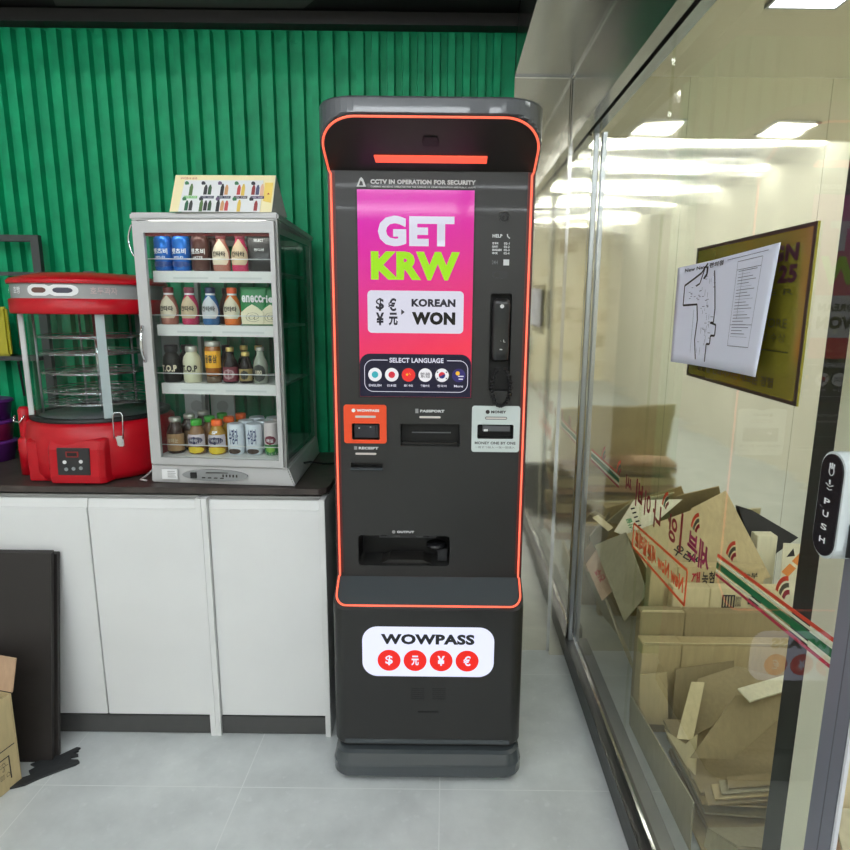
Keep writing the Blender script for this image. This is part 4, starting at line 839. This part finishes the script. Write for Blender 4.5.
# ---------------------------------------------------------------- glass partition: fixed pane, sliding door, far door
D1 = thing('door_1', '', '', (.54, .75, 0), kind='structure')
B().box(.534, .542, .778, 1.62, .09, 2.06).build('glass_pane', glass, D1)
B().box(.537, .543, .724, .779, .03, 2.06).build('stile', alu_dark, D1, bevel=.002)
B().box(.5375, .5425, .720, .7245, .03, 2.06).build('edge_strip', M('edge_white', (214, 216, 220), .35), D1)
B().box(.5365, .538, .748, .7495, .05, 2.05).build('stile_groove', M('groove', (96, 96, 104), .5), D1)
W1 = thing('window_1', '', '', (.54, 2.0, 0), kind='structure')
B().box(.534, .542, 1.6205, 2.34, .09, 2.06).build('glass_pane', glass, W1)
B().box(.518, .532, 2.338, 2.358, .083, 2.05).box(.545, .560, 2.33, 2.358, .083, 2.05).build('jamb', alu, W1)
struct(B().box(.503, .533, .2, 2.345, 2.048, 2.11).box(.533, .545, .2, 2.345, 2.060, 2.12), 'trim_9', steel_mat('rail_steel', (170, 172, 172), .18, (.3, .3, 5), .3))
struct(B().box(.528, .533, .78, 2.337, .083, .112).box(.533, .545, .78, 2.337, .083, .0895), 'trim_10', chrome)
D2 = thing('door_2', '', '', (.62, .95, 0), kind='structure')
B().box(.620, .636, .957, 1.014, .03, 2.1).build('stile', M('stile_dark', (66, 68, 66), .35, .6), D2)
B().box(.619, .638, .893, .957, .03, 2.1).build('stile_cover', M('cover_cream', (240, 238, 224), .35, .1, var=.04, scale=9), D2)
# push plate
PB_DY = .004
PB = thing('push_button', 'white and black capsule push button fixed to the glass door edge', 'door button', (.52, .777, 1.12))
def cap(x, d, w, z0, z1, mat, par, name, yc=.7815):
    r = w/2; p = []
    for i in range(13): t = pi*i/12; p.append((x, yc+r*cos(t), z1-r+r*sin(t)))
    for i in range(13): t = pi+pi*i/12; p.append((x, yc+r*cos(t), z0+r+r*sin(t)))
    return B().prism(p, (d, 0, 0)).build(name, mat, par)
sh_ = cap(.5085, .0265, .052, 1.113, 1.259, M('button_white', (214, 222, 222), .3), PB, 'casing')
cap(.5065, .003, .045, 1.1165, 1.2555, M('button_black', (28, 24, 28), .25), PB, 'button_face')
B().box(.520, .529, .7505, .7525, 1.125, 1.17).build('side_slot', black, PB)
YD = (0, -1, 0)
for ch, z in (('P', 1.191), ('U', 1.174), ('S', 1.156), ('H', 1.138)): text(ch, (.506, .782, z), .0125, .0080, YD, ZD, white_print, PB, 'lettering', .02)
B().tube([(.506, .777+PB_DY+.005*cos(a), 1.233+.006*sin(a)) for a in [2*pi*i/12 for i in range(12)]], .0007, 5, closed=True).tube([(.506, .773+PB_DY, 1.236), (.506, .773+PB_DY, 1.243)], .001, 5).tube([(.506, .777+PB_DY, 1.236), (.506, .777+PB_DY, 1.244)], .001, 5).tube([(.506, .781+PB_DY, 1.236), (.506, .781+PB_DY, 1.243)], .001, 5).build('hand_symbol', ptx, PB)
B().tube([(.506, .77+PB_DY, 1.215), (.506, .777+PB_DY, 1.212), (.506, .785+PB_DY, 1.215)], .0008, 5).tube([(.506, .772+PB_DY, 1.209), (.506, .777+PB_DY, 1.2075), (.506, .782+PB_DY, 1.209)], .0006, 5).tube([(.506, .777+PB_DY, 1.215), (.506, .778+PB_DY, 1.221)], .0012, 5).build('touch_symbol', ptx, PB)
# plaque and paper
PQ = thing('award_plaque', 'gold green plaque mounted on the glass, half covered by a floor plan', 'plaque', (.53, 1.14, 1.29))
pm = M('plaque_gold', (146, 138, 44), .2, .5, coat=.3)
B().box(.5305, .534, .922, 1.356, 1.296, 1.566).build('plaque_board', pm, PQ)
b = B(); e1 = M('plaque_edge', (52, 40, 26), .4)
for y0, y1, z0, z1 in ((.922, .930, 1.296, 1.566), (1.348, 1.356, 1.296, 1.566), (.93, 1.348, 1.296, 1.302), (.93, 1.348, 1.560, 1.566)): b.box(.5297, .5305, y0, y1, z0, z1)
b.build('plaque_border', e1, PQ)
pt_ = M('plaque_print', (64, 20, 40), .5)
def gy(body, y0, y1, z0, z1, mt, par, x=.5301, bold=.03, n='lettering'): return text(body, (x, (y0+y1)/2, (z0+z1)/2), abs(y1-y0), z1-z0, YD, ZD, mt, par, n, bold)
gy('DESIGN', 1.152, .963, 1.514, 1.541, pt_, PQ, bold=.05); gy('AWARD 25', 1.24, .961, 1.481, 1.509, pt_, PQ, bold=.05); gy('W I N N E R', 1.26, .965, 1.463, 1.472, M('plaque_print2', (36, 32, 12), .5), PQ, bold=.0)
gy('STORE', 1.065, .973, 1.411, 1.426, MC['plaque_print2'], PQ, bold=.01); gy('대상 수상', 1.075, .973, 1.389, 1.403, MC['plaque_print2'], PQ, bold=0)
B().box(.5298, .5304, .963, 1.20, 1.3735, 1.375).build('plaque_line', MC['plaque_print2'], PQ); gy('일상을 변화시키는 새로운 경험', 1.30, .995, 1.313, 1.331, MC['plaque_print2'], PQ, bold=.02)
FP = thing('floor_plan_sheet', 'curled white paper with a printed floor plan taped over the plaque', 'paper', (.50, 1.2, 1.32))
def pp_(u, v, e=0): # u across from far edge to near edge, v up
    y = 1.395-(.40+.010*v)*u; z = 1.322+.206*v+.010*u+.004*v*u; x = .519-.012*max(0, 1-u*2.2)**1.6-.012*u**3*(1-v)-.006*u-e*.5
    return (x-e*.5, y-e*.2, z)
vs = []; fs = []; nu, nv = 24, 10
for j in range(nv+1):
    for i in range(nu+1): vs.append(pp_(i/nu, j/nv))
for j in range(nv):
    for i in range(nu): q = j*(nu+1)+i; fs.append((q, q+1, q+nu+2, q+nu+1))
sh2 = B().add(vs, fs, True).build('paper_sheet', M('paper_white', (222, 226, 240), .6), FP)
md = sh2.modifiers.new('s', 'SOLIDIFY'); md.thickness = .0004
def pl_(pts, w, name='plan_lines', mt=None):
    b = B()
    for (u0, v0), (u1, v1) in zip(pts, pts[1:]):
        d = Vector((v1-v0, -(u1-u0)*.5)).normalized() if (u1, v1) != (u0, v0) else Vector((1, 0)); n_ = 5; vs = []; fs = []
        for i in range(n_+1):
            t = i/n_; u = u0+(u1-u0)*t; v = v0+(v1-v0)*t
            dx, dz = d.x*w*1.0/.40, d.y*w/.206*1.0
            vs += [pp_(u-dx/2, v-dz/2, .0012), pp_(u+dx/2, v+dz/2, .0012)]
        for i in range(n_): fs.append((2*i, 2*i+1, 2*i+3, 2*i+2))
        b.add(vs, fs)
    return b
allb = B()
for pts, w in (([(.10,.80),(.28,.90),(.34,.98)], .005), ([(.10,.80),(.10,.60),(.26,.60),(.28,.45),(.27,.25),(.30,.06)], .004), ([(.42,.90),(.47,.55),(.47,.42),(.44,.42)], .004),
               ([(.43,.42),(.50,.40),(.50,.30),(.45,.30),(.45,.22),(.41,.22),(.41,.05)], .004), ([(.31,.93),(.27,.80),(.23,.78)], .004), ([(.34,.95),(.34,.88),(.31,.84)], .007)):
    q = pl_(pts, w); allb.add(q.v, q.f)
allb.build('plan_outline', ink_black, sh2)
fine = B(); rnd = random.Random(3)
for i in range(46):
    u = rnd.uniform(.30, .43); v = rnd.uniform(.08, .86); 
    q = pl_([(u, v), (u+rnd.uniform(.01, .03), v)] if i % 2 else [(u, v), (u, v+rnd.uniform(.02, .06))], .0009); fine.add(q.v, q.f)
for i in range(14):
    u = rnd.uniform(.12, .3); v = rnd.uniform(.64, .84); q = pl_([(u, v), (u+.02, v)], .0009); fine.add(q.v, q.f)
for i in range(22):
    v = .30+i*.026; q = pl_([(.68, v), (.85-.03*(i % 3), v)], .0010 if i % 4 else .0004); fine.add(q.v, q.f)
for a_, c_2 in (((.66, .22), (.66, .93)), ((.88, .22), (.88, .93)), ((.66, .22), (.88, .22)), ((.66, .93), (.88, .93)), ((.72, .45), (.72, .86)), ((.66, .86), (.88, .86)), ((.66, .40), (.88, .40)), ((.55, .965), (.92, .965)), ((.23, .12), (.23, .55))):
    q = pl_([a_, c_2], .0009); fine.add(q.v, q.f)
fine.build('plan_details', M('ink_soft', (96, 98, 110), .7), sh2)
text('New Next 편의점', (0,0,0), .42, .045, XD, ZD, ink_black, sh2, 'plan_title', .02, bend=lambda a, b_: pp_(.30+a, .955+b_, .0016))
# ---------------------------------------------------------------- decals on the far face of the glass (read from outside: mirrored here)
dr = M('decal_red', (214, 66, 38), .5); dg2 = M('decal_green', (14, 112, 66), .5); dm = M('decal_crimson', (178, 30, 66), .5); ddr = M('decal_darkred', (150, 28, 44), .5); dor = M('decal_orange', (238, 88, 36), .5); dgb = M('decal_greybrown', (96, 92, 74), .5); dw = M('decal_pale', (226, 226, 206), .5)
DX = .5455
def dq(pts, mat, par, name): return B().prism([(DX-.001, y, z) for y, z in pts], (-.0008, 0, 0)).build(name, mat, par)
def stripes(y0, z0, y1, z1, label, s=1):
    t = thing('stripe_decal', label, 'decal', (DX, (y0+y1)/2, z0-.05), 'striped decals on the glass')
    for off, w, m in ((.0205, .0065, dr), (.0, .0125, dg2), (-.020, .0055, dm), (.0118, .0045, dw), (-.0118, .004, dw)):
        dq([(y0, z0+off*s+w*s/2), (y0, z0+off*s-w*s/2), (y1, z1+off*s-w*s/2), (y1, z1+off*s+w*s/2)], m, t, 'stripe')
    return t
def arcs(t, y, z, s, k=1):
    for j, (m, r) in enumerate(((dr, .075), (dgb if k else dg2, .058), (ddr, .041))):
        P1 = []; P2 = []
        for i in range(9):
            a = radians(8+62*i/8); P1.append((y+s*(r*cos(a)-.04), z+s*(r*sin(a)-.02))); P2.append((y+s*((r-.010)*cos(a)-.04), z+s*((r-.012)*sin(a)-.02)))
        dq(P1+P2[::-1], m, t, 'arc_stripe')
t = stripes(1.155, .938, .781, .968, 'orange green and crimson striped decal running to the glass door stile'); arcs(t, 1.10, .982, .62); arcs(t, .92, .995, .62)
t = stripes(2.235, .900, 1.86, .908, 'small striped decal at the far left end of the glass', 1.0); arcs(t, 2.06, .935, .8); arcs(t, 1.87, .935, .8)
T7 = thing('lettering_decal', 'row of dark red mirrored lettering and arcs across the middle of the glass', 'decal', (DX, 1.45, .88))
MY = (0, 1, 0)
def dtx(body, y0, y1, z0, z1, m, par=T7, bold=.03): return text(body, (DX-.001, (y0+y1)/2, (z0+z1)/2), abs(y1-y0), z1-z0, MY, ZD, m, par, 'decal_lettering', bold)
dtx('씨', 1.79, 1.73, .905, .95, ddr); dtx('비', 1.69, 1.63, .885, .965, ddr); dtx('이', 1.61, 1.56, .885, .955, ddr); dtx('나', 1.54, 1.48, .88, .955, ddr)
dtx('앙', 1.43, 1.37, .89, .955, ddr); dtx('ㅣ', 1.352, 1.34, .885, .98, ddr); dtx('세븐', 1.305, 1.19, .895, .96, M('decal_magenta', (160, 24, 84), .5))
arcs(T7, 1.455, .965, .7); arcs(T7, 1.27, .975, .7)
t = thing('framed_decal', 'orange outlined decal with mirrored lettering below the dark red lettering', 'decal', (DX, 1.48, .77))
A, Bq, Cq, Dq = (1.685, .832), (1.292, .864), (1.292, .780), (1.685, .762)
def edge(p, q, w=.007): 
    d = (Vector(q)-Vector(p)).normalized(); n = Vector((-d.y, d.x))*w/2; dq([tuple(Vector(p)+n), tuple(Vector(q)+n), tuple(Vector(q)-n), tuple(Vector(p)-n)], dor, t, 'outline')
edge(A, Bq); edge(Bq, Cq); edge(Cq, Dq); edge(Dq, A)
text('New Now 세븐일레븐', (DX-.001, 1.488, .8095), .36, .05, (0, 1, -.07), (0, .07, 1), dor, t, 'decal_lettering', .045)
# ---------------------------------------------------------------- cardboard collected beyond the glass
GC = 'flattened cardboard heaped behind the glass'
def sheet(pts, mat, label, th=.005, prints=(), name='cardboard_sheet', flute=True):
    """a board with real thickness through four corners (bottom-left first is not needed)"""
    p = [Vector(q) for q in pts]; c = sum(p, Vector())/len(p); n = (p[1]-p[0]).cross(p[-1]-p[0]).normalized()
    if n.y < 0: n = -n
    # flatten to one plane
    p = [q-n*(q-c).dot(n) for q in p]
    ob = solo(B().prism([tuple(q) for q in p], tuple(n*th)), name, mat, label, 'cardboard')
    xd = (p[1]-p[0]).normalized(); yd = n.cross(xd).normalized()
    if yd.z < 0: yd = -yd
    for body, u, v, w, h, m, rot in prints:
        ctr = p[0].lerp(p[1], u).lerp(p[3].lerp(p[2], u), v)-n*.0012
        x2 = xd*cos(rot)+yd*sin(rot); y2 = yd*cos(rot)-xd*sin(rot)
        text(body, ctr, w, h, x2, y2, m, ob, 'print', .02)
    return ob
def carton(x0, x1, y0, y1, z0, z1, mat, label, seam=None, prints=(), flap=None):
    t = thing('cardboard_box', label, 'cardboard', ((x0+x1)/2, (y0+y1)/2, z0))
    b = B().box(x0, x1, y0, y1, z0, z1) if not seam else B().box(x0, seam-.001, y0, y1, z0, z1).box(seam+.001, x1, y0+.001, y1, z0, z1-.002)
    bo = b.build('box_body', mat, t, bevel=.002)
    if flap:
        for a, c, zz, yo in flap: B().prism([(a, y0-.001, z1), (c, y0-.001, z1), (c-.006, y0-yo, z1+zz), (a+.004, y0-yo, z1+zz)], (0, .004, 0)).build('flap', cardb_l, t)
    for body, x, z, w, h, m in prints: text(body, (x, y0-.0015, z), w, h, XD, ZD, m, bo, 'print', .02)
    return t
# the low tray wall along the glass
sheet([(.655, 1.93, .001), (.668, 1.415, .001), (.672, 1.415, .156), (.652, 1.93, .112)], cardb_g, 'long low cardboard tray wall standing on the floor along the glass', .004)
sheet([(.768, 2.36, .001), (.740, 2.108, .001), (.712, 2.108, .262), (.622, 2.33, .318)], cardb_g, 'tall grey-brown tray wall at the back corner beside the glass', .004)
sheet([(.60, 2.345, .50), (.70, 2.27, .585), (.766, 2.125, .40), (.672, 2.125, .285)], cardb_g, 'big plain grey-brown board leaning in the back left corner', .005)
sheet([(.574, 2.35, .415), (.612, 2.35, .478), (.68, 2.26, .36), (.625, 2.26, .30)], cardb_r, 'brown printed board squeezed behind the tray wall in the back corner', .004, prints=(('진주', .5, .5, .05, .03, ink_red, 1.2),))
sheet([(.596, 2.375, .605), (.619, 2.375, .618), (.674, 2.34, .577), (.655, 2.34, .561)], cardb_l, 'thin pale cardboard strip sticking up at the back wall corner', .004)
sheet([(.675, 2.33, .569), (.762, 2.385, .682), (.957, 2.385, .671), (.745, 2.29, .545)], cardb_p, 'pale sheet with green and black print behind the heap', .004, prints=(('농산물', .25, .45, .07, .022, ink_green, .85), ('▮▮▮▮▮', .5, .35, .08, .016, ink_black, .85)))
sheet([(.699, 2.24, .588), (1.005, 2.27, .699), (1.143, 2.19, .448), (.816, 2.17, .393)], cardb, 'broad tan board with black rice lettering leaning in the heap', .005, prints=(('우리쌀', .50, .60, .12, .045, ink_black, -.95),))
sheet([(.969, 2.32, .667), (1.122, 2.37, .726), (1.262, 2.215, .43), (1.00, 2.16, .36)], cardb, 'tallest plain tan board rising to a point above the heap', .005)
sheet([(1.19, 2.385, .652), (1.258, 2.39, .632), (1.45, 2.385, .525), (1.27, 2.34, .42)], M('black_board', (34, 32, 32), .5), 'black board behind the tallest tan board', .005)
carton(1.222, 1.30, 2.275, 2.33, .003, .572, cardb_p, 'small cream box at the top right of the heap')
sheet([(1.283, 2.20, .572), (1.40, 2.18, .575), (1.40, 2.13, .003), (1.262, 2.14, .003)], cardb_p, 'cream board with orange stripes at the top right of the heap', .005, prints=(('▬ ▬', .35, .14, .10, .03, ink_orange, .9), ('◢', .2, .06, .03, .03, ink_black, .2)))
carton(.735, 1.14, 2.05, 2.10, .003, .540, cardb, 'upper long box with red and black Korean lettering', seam=.83, prints=(('깨', .895, .497, .03, .05, ink_red), ('농협', .94, .497, .045, .055, ink_black), ('농부', 1.09, .51, .05, .022, ink_black)))
carton(.80, 1.19, 2.0, 2.045, .003, .484, cardb_l, 'second long box with crate symbol and round seal', seam=.93, prints=(('▥', .995, .435, .045, .05, ink_black), ('SYOOOO', 1.03, .435, .02, .04, ink_black), ('◍', 1.09, .435, .055, .055, ink_black)))
carton(.676, 1.25, 1.953, 1.996, .003, .416, cardb_d, 'third long plain box with fluted top edge in the middle of the heap', seam=.83, flap=((.68, .825, .006, .001),))
carton(.668, 1.25, 1.885, 1.945, .003, .334, cardb, 'fourth long box at the left middle of the heap', seam=.80, flap=((.67, 1.2, .008, .004),))
sheet([(.657, 1.86, .238), (.735, 1.83, .268), (.742, 1.80, .09), (.665, 1.84, .07)], cardb, 'upright torn box flap below the long boxes', .005)
sheet([(.775, 1.86, .262), (.96, 1.85, .30), (.95, 1.79, .06), (.76, 1.82, .04)], cardb_d, 'broad board standing between the two leaning flaps', .005)
sheet([(.812, 1.77, .292), (.938, 1.78, .332), (1.10, 1.77, .258), (.735, 1.64, .17)], cardb_d, 'leaning brown board with a bent upper edge in the heap middle', .005)
sheet([(.775, 1.735, .297), (.812, 1.725, .302), (.745, 1.62, .178), (.70, 1.63, .178)], cardb_l, 'narrow light flap folded down beside the leaning brown board', .004)
sheet([(.672, 1.68, .165), (.70, 1.60, .185), (.79, 1.60, .205), (.70, 1.52, .13)], cardb_l, 'crumpled light flap between tray wall and leaning boards', .004)
sheet([(.69, 1.50, .215), (.827, 1.56, .37), (1.03, 1.57, .384), (.80, 1.485, .225)], cardb_d, 'large dark brown board slanting up towards the door', .006)
sheet([(.827, 1.556, .396), (1.05, 1.62, .418), (1.04, 1.57, .404), (.840, 1.51, .388)], cardb_p, 'bright folded top flap of the slanting board', .005)
rr = random.Random(11)
names = ['topmost', 'second', 'third', 'fourth', 'fifth', 'sixth', 'seventh', 'eighth', 'ninth', 'lowest']
for i in range(6):
    z = .135-.0225*i; a = rr.uniform(-.16, .16); yq = 1.57-.012*i; x0 = .695+rr.uniform(0, .03); x1 = 1.20+rr.uniform(0, .2)
    m = [cardb_d, cardb, cardb_g, cardb_d][i % 4]; dz = rr.uniform(-.004, .004)  # darker board tones stand in for the shadow low in the heap
    sheet([(x0, yq-.10+a*.1, z), (x1, yq-.13-a*.1, z+dz), (x1, yq+.20, z+dz+.004), (x0, yq+.20+a*.1, z+.004)], m, 'flattened box in the low stack beside the tray wall, %s layer' % (names[i] if i < 5 else 'lowest'), .010 if i % 3 == 0 else .006)
for i in range(4):
    z = .150+.012*i
    sheet([(.705+.02*i, 1.41+.006*i, z), (1.05, 1.42+.006*i, z+.022), (1.05, 1.475, z+.024), (.715+.02*i, 1.465, z+.003)], [cardb_d, cardb, cardb_g, cardb_d][i], 'thin sheet fanned out under the slanting board, %s of the fan' % ['lowest', 'second', 'third', 'topmost'][i], .004)
t = thing('cardboard_box', 'flat open box with fluted rim at the bottom of the heap', 'cardboard', (.85, 1.40, .02))
b = B().prism([(.71, 1.41, .075), (.75, 1.33, .10), (1.0, 1.31, .10), (1.0, 1.42, .075)], (0, 0, .005)).prism([(.75, 1.325, .035), (1.0, 1.305, .035), (1.0, 1.305, .10), (.75, 1.325, .10)], (0, .004, 0)).prism([(.70, 1.40, .03), (.75, 1.325, .03), (.75, 1.325, .10), (.71, 1.41, .075)], (.004, 0, 0)); b.build('box_body', cardb_g, t)
B().prism([(.73, 1.30, .002), (1.0, 1.27, .002), (1.0, 1.32, .07), (.75, 1.31, .07)], (0, .005, 0)).build('flap', cardb_g, t)
# heap glimpsed past the door edge
ORD = ['lowest', 'second', 'third', 'fourth', 'fifth', 'sixth', 'seventh', 'eighth', 'ninth', 'topmost']
for i in range(10):
    z = .004+.050*i; x0 = .665+.012*((i*7) % 4); y0 = .80+.008*((i*5) % 3)
    sheet([(x0, y0, z), (1.45, y0+.01, z), (1.45, 1.06, z), (x0+.01, 1.06, z)], [cardb_r, cardb_l, cardb_d][i % 3], 'flattened carton in the stack seen past the door edge, %s from the floor' % ORD[i], .022 if i % 2 else .038)
sheet([(.675, .96, .500), (1.42, .94, .500), (1.42, 1.03, .86), (.685, 1.05, .84)], cardb_l, 'big light tan board leaning upright past the door edge', .006)
sheet([(.672, .84, .498), (1.2, .82, .498), (1.2, .90, .60), (.682, .93, .585)], cardb_g, 'low grey-tan board in front of the upright one past the door edge', .006)
# ---------------------------------------------------------------- camera, world, view
cam = bpy.data.cameras.new('camera'); co = bpy.data.objects.new('camera', cam); COL.objects.link(co)
f, p_, r_ = 615., radians(10.95), .011
cam.sensor_width = 36; cam.lens = 36*f/850; cam.shift_x = -(446-425)/850; cam.clip_start = .02; cam.clip_end = 60
ex = Vector((1,0,0)); ey = Vector((0, -sin(p_), -cos(p_))); ez = Vector((0, cos(p_), -sin(p_)))
right = ex*cos(r_)-ey*sin(r_); down = ex*sin(r_)+ey*cos(r_)
mtx = Matrix((right, -down, -ez)).transposed().to_4x4(); mtx.translation = Vector((0,0,1.44)); co.matrix_world = mtx
bpy.context.scene.camera = co
w = bpy.data.worlds.new('world'); bpy.context.scene.world = w; w.use_nodes = True
w.node_tree.nodes['Background'].inputs[0].default_value = (.8, .85, .9, 1); w.node_tree.nodes['Background'].inputs[1].default_value = .3
vs_ = bpy.context.scene.view_settings; vs_.view_transform = 'Standard'; vs_.look = 'None'; vs_.gamma = 1; vs_.exposure = 0; vs_.use_curve_mapping = False
